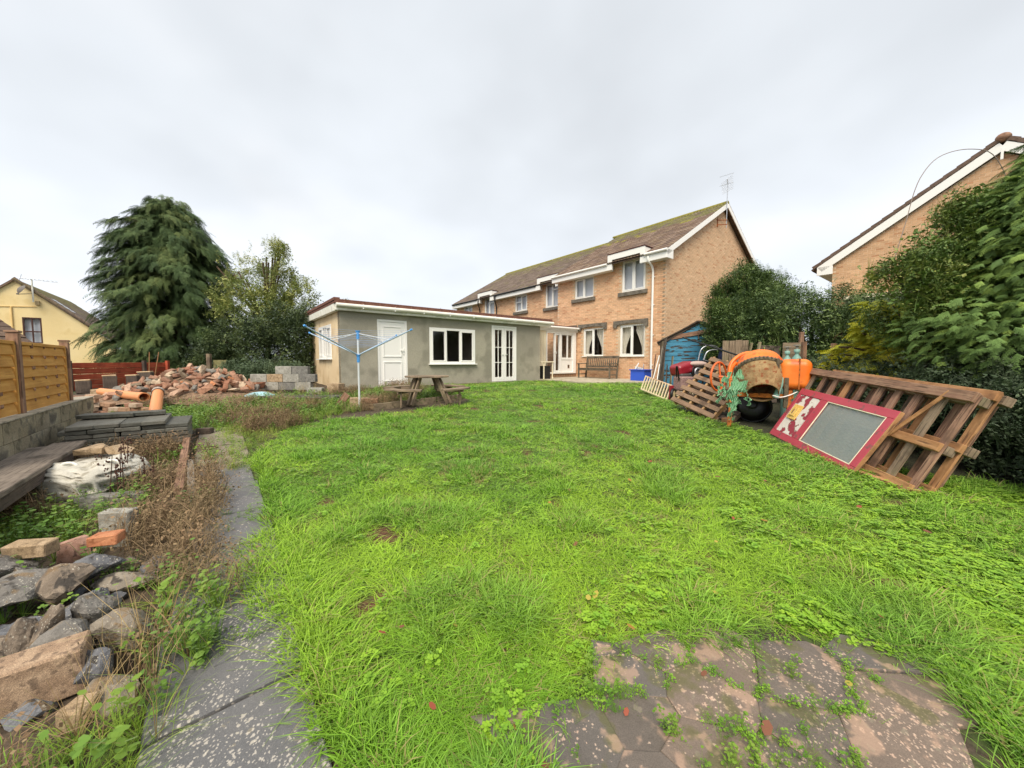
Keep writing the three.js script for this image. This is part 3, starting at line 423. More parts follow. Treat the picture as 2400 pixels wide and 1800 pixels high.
// ----- terraced brick houses -----
const BR = [.76, .46, .265];
function house(o, xf, zr, zl, holes, dark) {   // shell: facade at x = xf, from z = zr (right) to zl (left)
  const xr = xf + 4.85, yr = 8.66, xb = xf + 9.7, ye = 5.80;
  lp('facade_wall', o, wall('x', xf, [[zl, .6], [zr - .002, .6], [zr - .002, 5.93], [zl, 5.93]], holes, .28), mMortar);
  bricks(o, 'x', xf, zl, zr - .02, .75, ye - .05, clear(holes), BR);
  lp('inner_wall', o, [bx2(xf + 4.0, xf + 4.1, .7, 5.85, zl + .1, zr - .35), bx2(xb - .25, xb, .7, ye, zl, zr - .3), bx2(xf + .28, xb - .25, .7, 5.85, zl, zl + .1)], mRoom);
  lp('inner_floor', o, [bx2(xf + .29, xb - .26, 3.35, 3.6, zl + .11, zr - .33), bx2(xf + .29, xb - .26, .7, .78, zl + .11, zr - .33), bx2(xf + .1, xb, 5.86, 5.9, zl + .05, zr - .33)], mRoom);
  return { xr, yr, xb, ye };
}
function roofSlope(o, xe, ye, xr, yr, z0, z1, singles, moss) {       // front slope with tiles, back slope as a slab
  const ang = Math.atan2(yr - ye, xr - xe), len = Math.hypot(yr - ye, xr - xe), rows = Math.floor(len / .3), n = Math.round((z0 - z1) / .3), f = o.off;
  const roof = lp('roof', o, [new THREE.BoxGeometry(len, .05, z0 - z1 - .02).rotateZ(ang).translate((xe + xr) / 2 + .02, (ye + yr) / 2 - .04, (z0 + z1) / 2)].map(uvm), tileMats[3]);
  const q = new THREE.Quaternion().setFromRotationMatrix(new THREE.Matrix4().makeBasis(V(0, 0, 1), V(-Math.sin(ang - .045), Math.cos(ang - .045), 0), V(-Math.cos(ang - .045), -Math.sin(ang - .045), 0)));
  tiles(o, (r, i) => { const s = .15 + r * .3, z = z0 - .15 - i * .3 - .002; const p = V(xe + Math.cos(ang) * s, ye + Math.sin(ang) * s + .012 + rr(-.003, .003), z).sub(V(...f)); return { p, q }; }, n, rows, singles, moss, roof);
  const rg = new THREE.CylinderGeometry(.12, .12, .44, 10, 1, false, -Math.PI / 2, Math.PI).rotateX(-Math.PI / 2).rotateZ(0); const m = Math.round((z0 - z1) / .45);
  for (let i = 0; i < m; i++) { const k = part('ridge_tile', roof, uvm(rg.clone()), mMoss); k.position.set(xr, yr - .03, z0 - .22 - i * .45).sub(V(...f)); k.rotation.z = 0; }
  const xb = 2 * xr - xe, back = new THREE.BoxGeometry(len + .05, .07, z0 - z1 - .02).rotateZ(-ang).translate((xb + xr) / 2, (ye + yr) / 2 - .02, (z0 + z1) / 2); lp('rear_roof', o, uvm(back), tileMats[1]);
  return roof;
}
// white boxed eaves that step up around the tall window: z from right end a to left end b; step between p (right) and q (left)
function eaves(o, xw, zr, p, q, zl, y0 = 5.47, y1 = 5.76, top = 6.12) {
  const x0 = xw - .36, F = [];
  F.push(bx2(x0, xw - .005, y0, y1, p, zr), bx2(x0, xw - .005, y0, y1, zl, q), bx2(x0, x0 + .08, y1 + .001, top, p - .2, p - .001 + .001), bx2(x0, x0 + .08, y0, top, q, q + .22), bx2(x0, x0 + .08, y0, y1, p - .2, p - .001), bx2(x0, x0 + .08, top - .24, top, q + .22, p - .2), bx2(x0 + .08, xw + .5, top - .24, top - .02, q + .01, p - .01), bx2(x0 + .08, xw - .01, y0 + .01, top - .24, q + .01, q + .07), bx2(x0 + .08, xw - .01, y0 + .01, top - .24, p - .07, p - .01));
  lp('eaves_box', o, F, mWhite, 'white boxed eaves stepping up over the tall window');
  lp('dormer_roof', o, bx2(x0 - .02, xw + .75, top, top + .035, q - .02, p + .02), MT(mottle(0x4a2a24, 0x583530, 0x35201c, .5, 310, 8, .3)));
}
{
  const o = LG('end_terrace_house', 'two storey buff brick end house with brown tiled roof and big blank gable', 'house', 11, .75, 3.7);
  const d = house(o, 11, 3.7, -2.12, holesH1);
  const gp = [[11.28, .6], [20.7, .6], [20.7, 5.85], [15.85, 8.62], [11.0, 5.85], [11.0, .6]];
  lp('gable_wall', o, wall('z', 3.7, [[11.0, .6], [20.7, .6], [20.7, 5.85], [15.85, 8.62], [11.0, 5.85]], [], .28), mMortar, 'large blank buff brick gable');
  bricks(o, 'z', 3.7, 11.0, 20.7, .75, 8.6, (u, y) => y < 8.62 - Math.abs(u - 15.85) * .571 - .04 && u > 11.08, [.72, .48, .285], .09);
  roofSlope(o, 10.62, 5.75, 15.85, 8.80, 3.94, -2.2, 300, (r, i) => clamp(sm(.55, 1, r + rr(-.25, .2)) * .9 + (rnd() < .12 ? .3 : 0)));
  eaves(o, 11, 3.93, 3.0, 1.22, -2.2);
  const A = Math.atan2(8.8 - 5.75, 15.85 - 10.62); const Lb = Math.hypot(8.8 - 5.6, 15.85 - 10.62);
  lp('bargeboard', o, [bar(V(10.66, 5.66, 3.93), V(15.85, 8.69, 3.93), .2, .03), bar(V(15.86, 8.69, 3.931), V(21.0, 5.70, 3.931), .2, .03), bx2(10.66, 11.12, 5.47, 5.8, 3.915, 3.945), bx2(10.9, 20.8, 5.6, 5.62, 3.71, 3.9)].slice(0, 3), mWhite);
  const vt = []; for (let i = 0; i < 20; i++) { const t = i / 20; vt.push(bar(V(15.9 + 5.1 * t, 8.83 - 3.0 * t, 3.88), V(15.9 + 5.1 * (t + .055), 8.83 - 3.0 * (t + .055) - .02, 3.88), .16, .05)); } lp('verge_tile', o, vt, tileMats[1]);
  windowAt(o, 'x', 11, 1.66, 2.86, 1.77, 3.1, [{ w: 1, open: 1 }, { w: 1 }], { sill: 1, curtain: 1, rec: .03, label: 'white two light window beside the downpipe with cream curtains' });
  windowAt(o, 'x', 11, -.40, .78, 1.79, 3.08, [{ w: 1, open: 1 }, { w: 1 }], { sill: 1, curtain: 1, rec: .03 });
  windowAt(o, 'x', 11, 1.72, 2.84, 4.5, 5.82, [{ w: 1, open: 1 }, { w: 1, open: 1 }], { net: .97, rec: .03 });
  windowAt(o, 'x', 11, -.97, .17, 4.55, 5.5, [{ w: 1, open: 1 }, { w: 1 }], { net: .97, rec: .03 });
  for (const [a, b, y] of [[1.58, 2.96, 4.41], [-1.12, .3, 4.46]]) lp('stone_sill', o, bx2(10.9, 11.03, y - .09, y + .07, a, b), mSill);
  for (const [a, b] of [[1.36, 3.02], [-.68, .98], [-2.12, -.80]]) { const sh = new THREE.Shape(); const w = b - a, n = 10; sh.moveTo(0, -.14); sh.lineTo(.16, -.14); for (let i = 0; i <= n; i++) { const t = i / n; sh.lineTo(.18 + (w - .36) * t, .0 + .05 * Math.sin(t * Math.PI) - .02); } sh.lineTo(w - .16, -.14); sh.lineTo(w, -.14); sh.lineTo(w, .16); sh.lineTo(0, .16); const g = new THREE.ExtrudeGeometry(sh, { depth: .1, bevelEnabled: false }).rotateY(-Math.PI / 2).translate(11.02, 3.13, a); lp('stone_lintel', o, uvm(g.toNonIndexed()), mSill); }
  lp('downpipe', o, [pipe([V(10.6, 5.66, 3.18), V(10.62, 5.48, 3.2), V(10.86, 5.28, 3.22), V(10.93, 5.1, 3.22)].map(v => v), .042, 16, 10), rod(V(10.93, 5.12, 3.22), V(10.93, .78, 3.22), .042), ...[1.4, 2.6, 3.8, 4.9].map(y => bx(.05, .035, .13, 10.96, y, 3.22))], mWhite);
  lp('gutter', o, [new THREE.CylinderGeometry(.055, .055, .95, 10).rotateX(Math.PI / 2).translate(10.6, 5.76, 3.5), new THREE.CylinderGeometry(.05, .05, 3.4, 10).rotateX(Math.PI / 2).translate(10.6, 5.73, -.48)], mWhite);
  lp('ceiling_lamp', o, new THREE.SphereGeometry(.16, 12, 8).scale(1, .55, 1).translate(12.6, 2.86, 1.95), M({ color: 0xd8a24a, emissive: 0xffb050, emissiveIntensity: 1.2 }));
}
{
  const ae = LG('television_aerial', 'thin television aerial on a tall mast at the end gable peak', 'aerial', 15.6, 8.0, 3.8);
  lp('mast', ae, rod(V(15.6, 7.6, 3.99), V(15.6, 9.75, 3.99), .018), mSteel); lp('bracket', ae, [bar(V(15.3, 7.75, 3.72), V(15.6, 7.75, 4.02), .03, .03), bar(V(15.3, 7.95, 3.72), V(15.6, 7.95, 4.02), .03, .03), bar(V(15.3, 7.65, 3.74), V(15.3, 8.05, 3.74), .03, .03)], mRust);
  const rods = [rod(V(15.25, 9.62, 4.1), V(16.35, 9.5, 3.7), .009)]; for (let i = 0; i < 9; i++) { const t = i / 8, x = 15.3 + t, y = 9.615 - t * .11, z = 4.08 - t * .36; rods.push(rod(V(x - .09, y - .14 + .05 * t, z - .2), V(x + .09, y + .16 - .05 * t, z + .2), .006)); } for (const y of [9.4, 9.8]) rods.push(rod(V(15.22, y, 3.8), V(15.3, y, 4.35), .007)); lp('element', ae, rods, mSteel);
}
for (const [i, zr, zl, label] of [[0, -2.12, -8.1, 'middle brick terrace house set back beyond the end house'], [1, -8.1, -13.4, 'far brick terrace house above the outbuilding roof with black downpipes']]) {
  const o = LG('terraced_house', label, 'house', 11.65, .75, zr); const t0 = zr - 1.6, t1 = zr - .5, s0 = zr - 4.28, s1 = zr - 3.18;
  const holes = [[t0, t1, 4.5, 5.82], [s0, s1, 4.55, 5.5]];
  house(o, 11.65, zr, zl, holes);
  roofSlope(o, 11.27, 5.75, 16.5, 8.80, zr - .085, zl + (i ? -.2 : -.08), 0, (r, k) => clamp(sm(.6, 1.02, r + rr(-.2, .15)) * .8 + (rnd() < .1 ? .3 : 0)));
  eaves(o, 11.65, zr - .1, zr - .3, t0 - .32, zl + (i ? -.15 : .02));
  windowAt(o, 'x', 11.65, t0, t1, 4.5, 5.82, [{ w: 1, open: 1 }, { w: 1, transom: .72 }], { net: .97, rec: .03 }); windowAt(o, 'x', 11.65, s0, s1, 4.55, 5.5, [{ w: 1, transom: .6 }, { w: 1, open: 1 }], { net: .97, rec: .03 });
  for (const [a, b, y] of [[t0 - .12, t1 + .12, 4.41], [s0 - .12, s1 + .12, 4.46]]) lp('stone_sill', o, bx2(11.55, 11.68, y - .09, y + .07, a, b), mSill);
  for (const z of i ? [t0 - .5, -8.25] : []) lp('downpipe', o, [pipe([V(11.24, 5.72, z + .3), V(11.25, 5.42, z + .28), V(11.5, 5.2, z + .05), V(11.58, 5.0, z), V(11.58, 4.6, z)], .04, 20, 8), rod(V(11.58, 4.62, z), V(11.58, .8, z), .04)], mBlackMetal, 'black plastic downpipe');
  lp('gutter', o, new THREE.CylinderGeometry(.05, .05, t0 - .4 - zl, 10).rotateX(Math.PI / 2).translate(11.25, 5.73, (t0 - .4 + zl) / 2), mBlackMetal);
  if (i) lp('end_wall', o, bx2(11.7, 21.3, .6, 5.8, -13.55, -13.4), mMortar);
}
// ----- right hand neighbour -----
{
  const o = LG('gabled_brick_house', 'brick house at the right whose white edged gable rises behind the conifer', 'house', 16.8, .75, 7.6);
  const ap = [11.6, 8.1], e0 = 7.6, e1z = 15.6, ye = 5.42;
  lp('gable_wall', o, wall('x', 16.8, [[e0, .6], [e1z, .6], [e1z, ye], ap, [e0, ye]], [], .28), mMortar);
  bricks(o, 'x', 16.8, e0, e1z, 1.5, 8.4, (u, y) => y < ap[1] - Math.abs(u - ap[0]) * .67 - .04 && u > e0 + .08 && u < e1z - .1, [.66, .41, .23], .10);
  lp('side_wall', o, [bx2(17.08, 25, .6, ye, 7.6, 7.88), bx2(17.08, 25, .6, ye, 15.32, 15.6), bx2(24.7, 25, .6, ye, 7.9, 15.3)], mMortar);
  const S = (a, b, w, t, x) => bar(V(x, a[1], a[0]), V(x, b[1], b[0]), w, t);
  lp('bargeboard', o, [S([7.2, 5.28], [11.6, 8.27], .26, .03, 16.68), S([11.6, 8.271], [16.0, 5.28], .26, .03, 16.682), bx2(16.665, 16.695, 5.05, 5.38, 7.12, 7.62), bx2(16.66, 16.70, 7.85, 8.2, 11.57, 11.63)], mWhite);
  lp('soffit', o, bx2(16.7, 25, 5.06, 5.1, 7.15, 7.59), mWhite);
  const vt = []; for (const s of [-1, 1]) for (let i = 0; i < 16; i++) { const t = i / 16, u = (t + .068); vt.push(S([11.6 + s * 4.6 * t, 8.51 - 3.14 * t], [11.6 + s * 4.6 * u, 8.51 - 3.14 * u + .03], .12, .1, 16.7 + (i % 2) * .004)); } lp('verge_tile', o, vt, tileMats[3]);
  const sl = []; for (const s of [-1, 1]) { const m = new THREE.BoxGeometry(8.4, .08, 5.75).rotateX(s * Math.atan2(3.14, 4.6)).translate(20.95, 8.49 - 1.57, 11.6 + s * 2.3); sl.push(uvm(m)); } lp('roof', o, sl, tileMats[1]);
  lp('ridge_tile', o, new THREE.SphereGeometry(.17, 12, 8).scale(1, .8, 1).translate(16.72, 8.53, 11.6), mWoodBrown);
  lp('lean_to', o, [bx2(15.9, 16.78, .6, 3.86, 8.2, 14)], MT(mottle(0x6f7069, 0x7e7f78, 0x5c5d57, 1, 320, 4, .12)), 'grey lean-to with pale fascia'); lp('lean_to_fascia', o, bx2(15.82, 16.79, 3.865, 4.0, 8.1, 14.1), mCream);
}
// ----- yellow house and dark roof at the left -----
{
  const o = LG('yellow_house', 'yellow rendered house with brown window, dish and grey tiled roof beyond the fence', 'house', -10.2, .75, -17.3);
  const mY = MT(mottle(0xead39c, 0xf0dcaa, 0xdfc68c, 3, 401, 3, .04), { bumpScale: .001 });
  const ax = -10.2, ay = 5.33, er = -6.9, ey = 2.2;
  lp('gable_wall', o, wall('z', -17.3, [[-12.69, .3], [er - .1, .3], [er - .1, ey + .26], [ax, ay + .08], [-12.7, ay - 2.38], [-12.7, .3]], [[-10.06, -9.46, 2.42, 3.67]], .3), mY);
  lp('side_wall', o, [bx2(-7.25, -6.95, .3, ey, -26.1, -17.6), bx2(-12.6, -7.3, .3, ey, -26.1, -25.9)], mY);
  windowAt(o, 'z', -17.3, -10.06, -9.46, 2.42, 3.67, [{ w: 1, transom: .45 }, { w: 1, transom: .45 }], { mat: M({ color: 0x4a2c24, roughness: .4 }), net: .99, rec: 0 });
  const ang = Math.atan2(ay + .12 - ey - .05, er + .3 - ax), len = Math.hypot(ay + .07 - ey, er + .3 - ax);
  const roof = lp('roof', o, uvm(new THREE.BoxGeometry(len, .08, 9).rotateZ(-ang).translate((ax + er + .3) / 2, (ay + .12 + ey - .0) / 2, -21.7)), tileMats[0]);
  tiles(o, (r, i) => { const s = r * .3 + .15; return { p: V(er + .3 - Math.cos(ang) * s, ey + .06 + Math.sin(ang) * s, -17.25 - i * .3).sub(V(...o.off)), q: new THREE.Quaternion().setFromRotationMatrix(new THREE.Matrix4().makeBasis(V(0, 0, -1), V(Math.sin(ang), Math.cos(ang), 0), V(Math.cos(ang), -Math.sin(ang), 0))).multiply(eul(-.05, 0, 0)) }; }, 30, Math.floor(len / .3), 0, (r) => clamp(sm(.55, 1, r + rr(-.2, .2)) * .8), roof);
  lp('rear_roof', o, uvm(new THREE.BoxGeometry(3.8, .08, 9).rotateZ(.765).translate(-11.55, 4.13, -21.7)), tileMats[1]);
  const vt = []; for (let i = 0; i < 14; i++) { const t = i / 14, u = t + .078; vt.push(bar(V(ax + (er + .3 - ax) * t, ay + .16 - (ay + .07 - ey) * t, -17.2), V(ax + (er + .3 - ax) * u, ay + .14 - (ay + .07 - ey) * u, -17.2), .14, .1)); } lp('verge_tile', o, vt, tileMats[2]);
  const sk = new THREE.BoxGeometry(.95, .1, .6).rotateZ(-ang).translate(-9.1, 4.46, -19.1); lp('skylight', o, uvm(sk), mSteel);
  lp('cable', o, [rod(V(-12.6, 4.0, -17.28), V(-9.6, 4.2, -17.28), .015), rod(V(-10.35, 4.15, -17.28), V(-10.35, .8, -17.28), .03)], M({ color: 0xd8b87a }));
  lp('junction_box', o, bx(.14, .2, .1, -9.53, 4.38, -17.24), M({ color: 0xb9a37c }));
  const di = LG('satellite_dish', 'small grey satellite dish on the yellow gable wall', 'satellite dish', -9.7, 4.8, -17.2);
  lp('dish', di, new THREE.SphereGeometry(.3, 16, 8, 0, Math.PI * 2, 0, .85).rotateZ(1.1).rotateY(.6).translate(-9.75, 4.85, -16.95), M({ color: 0x6e6864 })); lp('arm', di, [rod(V(-9.65, 4.82, -17.25), V(-9.95, 4.7, -16.75), .016), bx(.08, .06, .08, -9.98, 4.7, -16.72)], M({ color: 0x6e6864 }));
  const ae = LG('roof_aerial', 'long thin aerial on a white pole above the yellow gable', 'aerial', -9.62, 4.4, -17.1); lp('pole', ae, rod(V(-9.62, 4.4, -17.1), V(-9.62, 5.5, -17.1), .03), mWhiteOld); const el = [rod(V(-10.05, 5.5, -17.1), V(-8.75, 5.42, -17.0), .012), rod(V(-10.0, 5.38, -17.1), V(-9.92, 5.68, -17.1), .009)]; for (let i = 0; i < 9; i++) el.push(rod(V(-9.9 + i * .13, 5.48, -17.28), V(-9.9 + i * .13, 5.48, -16.92), .006)); lp('element', ae, el, mSteel);
}
{
  const o = thing('low_building', 'low building with dark grey tiled roof at the left edge behind the fence', 'building', W(-20.6, .75, 13));
  part('wall', o, bx2(-2.4, 2.4, 0, 1.55, -.9, .9), MT(mottle(0xd2b67c, 0xdabf86, 0xc2a56a, 2, 411, 3, .05)));
  const a = .62; for (const s of [-1, 1]) { const r = part('roof', o, uvm(new THREE.BoxGeometry(3.3, .08, 2).rotateZ(-s * a).translate(s * 1.34, 2.42, 0)), tileMats[3]); if (s > 0) for (let i = 0; i < 9; i++) { const t = i * .33 - 1.45; part('tile_course', r, uvm(new THREE.BoxGeometry(.36, .03, 2).rotateZ(-a + .05).translate(1.34 + Math.cos(a) * t, 2.48 - Math.sin(a) * t, 0)), pick(tileMats)); } }
}

// ---------- trees and hedges ----------
const leafTri = (l, w, fold = .12) => { const g = new THREE.BufferGeometry(); g.setAttribute('position', new THREE.Float32BufferAttribute([0, 0, 0, l * .45, fold * w, w / 2, l, 0, 0, 0, 0, 0, l, 0, 0, l * .45, fold * w, -w / 2], 3)); g.setAttribute('uv', new THREE.Float32BufferAttribute(new Float32Array(12), 2)); g.computeVertexNormals(); return g; };
function cluster(n, R, l, w, seed, twig = true) { rnd = mulberry(seed); const a = []; for (let i = 0; i < n; i++) { const v = V(rr(-1, 1), rr(-.7, 1), rr(-1, 1)).normalize().multiplyScalar(R * Math.cbrt(rnd())); const g = leafTri(l * rr(.7, 1.2), w * rr(.8, 1.2)).applyQuaternion(eul(rr(-.6, .6), rr(0, 6.28), rr(-.7, .5))).translate(v.x, v.y, v.z); a.push(g); } if (twig) for (let i = 0; i < 4; i++) { const t = rr(0, 6.28); a.push(strip([V(0, -R * .8, 0), V(Math.cos(t) * R * .4, 0, Math.sin(t) * R * .4), V(Math.cos(t) * R * .8, R * .6, Math.sin(t) * R * .8)], .012, .004)); } return mg(a); }
// feathery conifer spray along +x, hanging at the tip
function spray(seed, n = 13, sag = .35, side = .34) { rnd = mulberry(seed); const a = []; const at = t => V(t, -sag * t * t, 0); a.push(strip([at(0), at(.5), at(1)], .02, .004));
  for (let i = 1; i <= n; i++) { const t = i / n; for (const s of [-1, 1]) { const len = side * (1.05 - t * .75) * rr(.7, 1.2), o = at(t * .97), dir = V(.75, -.25 + rr(-.2, .15), s * rr(.6, 1)).normalize(); const e = o.clone().addScaledVector(dir, len); e.y -= len * .25;
    a.push(strip([o, o.clone().lerp(e, .5).add(V(0, .02, 0)), e], .03, 0)); for (let k = 1; k <= 3; k++) { const p = o.clone().lerp(e, k / 3.6); for (const q of [-1, 1]) { const d2 = dir.clone().applyAxisAngle(V(0, 1, 0), q * .6); const e2 = p.clone().addScaledVector(d2, len * .34); e2.y -= len * .1; a.push(strip([p, e2], .028, 0)); } } } }
  return mg(a); }
const sprayA = spray(3), sprayB = spray(4, 11, .55, .3);
const mLeaf = M({ color: 0xffffff, roughness: .55, transmission: .22, thickness: 0, ior: 1.4 });
const mNeedle = M({ color: 0xffffff, roughness: .75 });
const frameQ = (dir, roll) => { const x = dir.clone().normalize(), z = x.clone().cross(V(0, 1, 0)).normalize(), y = z.clone().cross(x); return new THREE.Quaternion().setFromRotationMatrix(new THREE.Matrix4().makeBasis(x, y, z)).multiply(eul(roll, 0, 0)); };
function limbs(t, list, mat = mBark) { return part('trunk', t, uvm(mg(list)), mat); }
// conifer: sprays over a cone-like profile R(h), h in 0..1
function conifer(name, label, pos, H, R, n, size, cols, o = {}) {
  const t = thing(name, label, 'tree', pos); const T = [rod(V(0, -.1, 0), V(0, H * .55, 0), H * .03, H * .016), rod(V(0, H * .55, 0), V(rr(-.1, .1), H * .95, 0), H * .016, .015)]; const list = [];
  for (let i = 0; i < 26; i++) { const h = rr(.1, .85), a = rr(0, 6.28), r = R(h, a) * .75; T.push(rod(V(0, H * h, 0), V(Math.cos(a) * r, H * h + r * .1, Math.sin(a) * r), .05, .012, 5)); } limbs(t, T);
  const per = o.per || 34, nc = Math.round(n / per);
  for (let i = 0; i < nc; i++) { const h = Math.pow((i + rnd()) / nc, o.pow || .8) * (1 - (o.lo || 0)) + (o.lo || 0), a = i * 2.39996 + rr(-.4, .4), inner = rnd() < .22; const lump = .72 + .5 * fbm(a * 2.6 + 10, h * 11 + 3, 0, o.seed || 5, 2), r = R(h, a) * lump * (inner ? rr(.4, .75) : rr(.86, 1.06)); const len = Math.min(r, (o.reach || 1.5) * rr(.7, 1.2)), drop = (o.drop ?? .3) * len * rr(.5, 1.3) - (h > .9 ? (h - .9) * 6 * size : 0); const tone = rnd(), up = o.up || 0;
    for (let k = 0; k < per; k++) { const q = Math.pow(rnd(), .65), rad = r - len + len * q, da = rr(-1, 1) * (o.fan || .3) * Math.min(1, 1.0 / Math.max(.3, rad)) * (1.15 - .6 * q); const y = H * h - drop * q * q + rr(-.5, .5) * size * .55 * (1.2 - q) + (o.fluff ? rr(-.5, .5) * o.fluff : 0); const s = size * rr(.6, 1.15) * (.5 + .5 * Math.min(1, R(h, a) / (size * 2.2)));
      const d = V(Math.cos(a + da * 1.6 + rr(-.5, .5)), up + rr(-.55, .2) - .25 * q, Math.sin(a + da * 1.6 + rr(-.5, .5))); const p = V(Math.cos(a + da) * Math.max(0, rad - s * .5), y, Math.sin(a + da) * Math.max(0, rad - s * .5)); const kk = clamp(tone * .7 + rnd() * .4), c = kk < .55 ? mixc(cols[0], cols[1], kk / .55) : mixc(cols[1], cols[2], (kk - .55) / .55); list.push({ p, q: frameQ(d, rr(-.6, .6)), s, c }); } }
  inst('crown', t, o.geo || sprayA, mNeedle, list, true); return t;
}
// broadleaf crown: clumps on the shells of several blobs [x, y, z, rx, ry, rz]
function leafy(name, label, cat, pos, blobs, n, geos, cols, o = {}) {
  const t = thing(name, label, cat, pos); const T = [], lists = geos.map(() => []); const H = o.fork ?? .8;
  T.push(rod(V(0, -.15, 0), V(0, H, 0), o.r || .1, (o.r || .1) * .75));
  for (const b of blobs) { for (let k = 0; k < (o.limbs ?? 3); k++) { const e = V(b[0] + rr(-.5, .5) * b[3], b[1] + rr(-.3, .6) * b[4], b[2] + rr(-.5, .5) * b[5]); const m = V(e.x * .4, H + (e.y - H) * .55, e.z * .4); T.push(pipe([V(0, H * .8, 0), m, e], (o.r || .1) * .28, 6, 5)); } } limbs(t, T);
  const vol = blobs.map(b => Math.pow(b[3] * b[4] * b[5], 2 / 3)), tot = vol.reduce((a, b) => a + b);
  blobs.forEach((b, bi) => { const m = Math.round(n * vol[bi] / tot); for (let i = 0; i < m; i++) { const v = V(rr(-1, 1), rr(-1, 1), rr(-1, 1)).normalize(); if (v.y < -.85) continue; const u = (rnd() < (o.inner ?? .3) ? rr(.35, .8) : rr(.8, 1.04)) * (.78 + .42 * fbm(v.x * 2.3 + 9, v.y * 2.3 + v.z * 2.1 + 9, 0, 30 + bi, 3)); const p = V(b[0] + v.x * b[3] * u, b[1] + v.y * b[4] * u, b[2] + v.z * b[5] * u); if (p.y < .02) continue; if (o.gap && fbm(p.x * o.gap + 50, p.y * o.gap + p.z * o.gap + 50, 0, 66, 2) > (o.gapT ?? .6)) continue;
    const k = rnd(), c = mixc(mixc(cols[0], cols[1], k), cols[2], rnd() ** 2.5); lists[i % geos.length].push({ p, q: eul(rr(-.6, .6), rr(0, 6.28), rr(-.6, .6)), s: rr(.7, 1.3) * (o.s || 1), c }); } });
  if (o.shoots) for (let i = 0; i < o.shoots; i++) { const b = pick(blobs), a = rr(0, 6.28), q = Math.sqrt(rnd()) * .8; const x = b[0] + Math.cos(a) * q * b[3], z = b[2] + Math.sin(a) * q * b[5], y0 = b[1] + b[4] * Math.sqrt(1 - q * q) * .9, h = rr(.15, .5) * (o.shootH || 1); for (let k = 0; k < 5; k++) lists[0].push({ p: V(x + rr(-.05, .05), y0 + h * k / 5, z + rr(-.05, .05)), q: eul(rr(-.6, .6), rr(0, 6.28), rr(-.6, .6)), s: .5 * (o.s || 1) * (1 - k * .12), c: mixc(cols[1], cols[2], rnd()) }); }
  geos.forEach((g, i) => inst('crown', t, g, mLeaf, lists[i], true)); return t;
}
const clLaurel = cluster(26, .24, .11, .045, 11), clLaurel2 = cluster(22, .26, .12, .05, 12), clSmall = cluster(44, .2, .055, .026, 13), clSmall2 = cluster(40, .2, .06, .028, 14), clBroad = cluster(20, .22, .09, .06, 15);
rnd = mulberry(501);
conifer('cypress_tree', 'tall dark green drooping cypress between the yellow house and the outbuilding', W(-14.4, .7, 16), 7.5, (h, a) => { const r = h < .12 ? 2.2 + 4 * h : h < .72 ? 2.68 - .5 * (h - .12) : .3 + 2.05 * Math.pow(Math.max(0, 1 - ((h - .72) / .30) ** 1.5), .7); return Math.max(.3, r) * (1 + .07 * Math.sin(a * 3 + h * 9)); }, 16000, .5, [[.030, .064, .017], [.066, .115, .03], [.14, .18, .05]], { geo: sprayB, seed: 8, lo: .03, reach: 1.5, drop: .42, fan: .42 });
leafy('evergreen_tree', 'loose evergreen tree with yellow tinged leaves right of the cypress', 'tree', W(-10.15, .7, 15.6), [[-1.0, 3.6, 0, 1.2, 1.7, 1.2], [.3, 4.2, .2, 1.0, 1.5, 1.0], [1.0, 3.3, 0, .95, 1.4, 1.0], [-.2, 2.6, .3, 1.6, 1.1, 1.2], [.5, 5.0, 0, .5, .8, .5]], 1900, [clBroad, clLaurel], [[0.123, 0.181, 0.043], [0.232, 0.290, 0.072], [0.493, 0.493, 0.145]], { gap: 1.3, gapT: .56, r: .12, fork: 1.4, limbs: 7, inner: .25, shoots: 60, s: .8 });
leafy('laurel_bush', 'dark dense laurel bush filling the gap beside the cream end wall', 'bush', W(-9.1, .6, 13.8), [[-.9, 1.1, 0, 1.3, 1.5, 1.0], [.6, 1.2, .2, 1.4, 1.7, 1.0], [1.5, 1.5, -.3, 1.0, 1.7, 1.0], [-1.7, .7, .3, .8, 1.0, .8]], 2600, [clLaurel, clLaurel2, clSmall], [[0.026, 0.050, 0.017], [0.048, 0.084, 0.026], [0.132, 0.180, 0.048]], { limbs: 5, inner: .35, s: .85 });
leafy('ivy_mound', 'low ivy covered mound behind the stacked concrete blocks', 'ivy', W(-7.7, .6, 11.6), [[-.7, .3, 0, .8, .7, .6], [.3, .4, 0, 1.1, .6, .5]], 700, [clSmall, clSmall2], [[0.043, 0.080, 0.036], [0.072, 0.123, 0.051], [0.174, 0.232, 0.116]], { limbs: 2, r: .04, fork: .2, s: .8 });
leafy('small_tree', 'small green treetop showing above the left end of the outbuilding roof', 'tree', W(-7.9, .75, 17.5), [[-.2, 2.6, 0, .6, .8, .6], [.1, 2.9, 0, .35, .6, .35]], 300, [clLaurel], [[0.058, 0.102, 0.029], [0.116, 0.160, 0.043], [0.261, 0.290, 0.087]], { fork: 1.6, shoots: 10 });
{ const t = thing('bare_sapling', 'leafless thin branches showing above the outbuilding roof', 'tree', W(-5.1, .75, 21)); const T = [rod(V(0, 0, 0), V(0, 2.4, 0), .07, .03)]; for (let i = 0; i < 16; i++) { const a = rr(-1.1, 1.1), b = rr(-.5, .5), h = rr(1.6, 2.5), l = rr(.9, 1.7); T.push(pipe([V(0, h, 0), V(a * .5, h + l * .45, b * .4), V(a * 1.1, h + l, b)], .011, 6, 4)); } part('branches', t, T, mBark); }
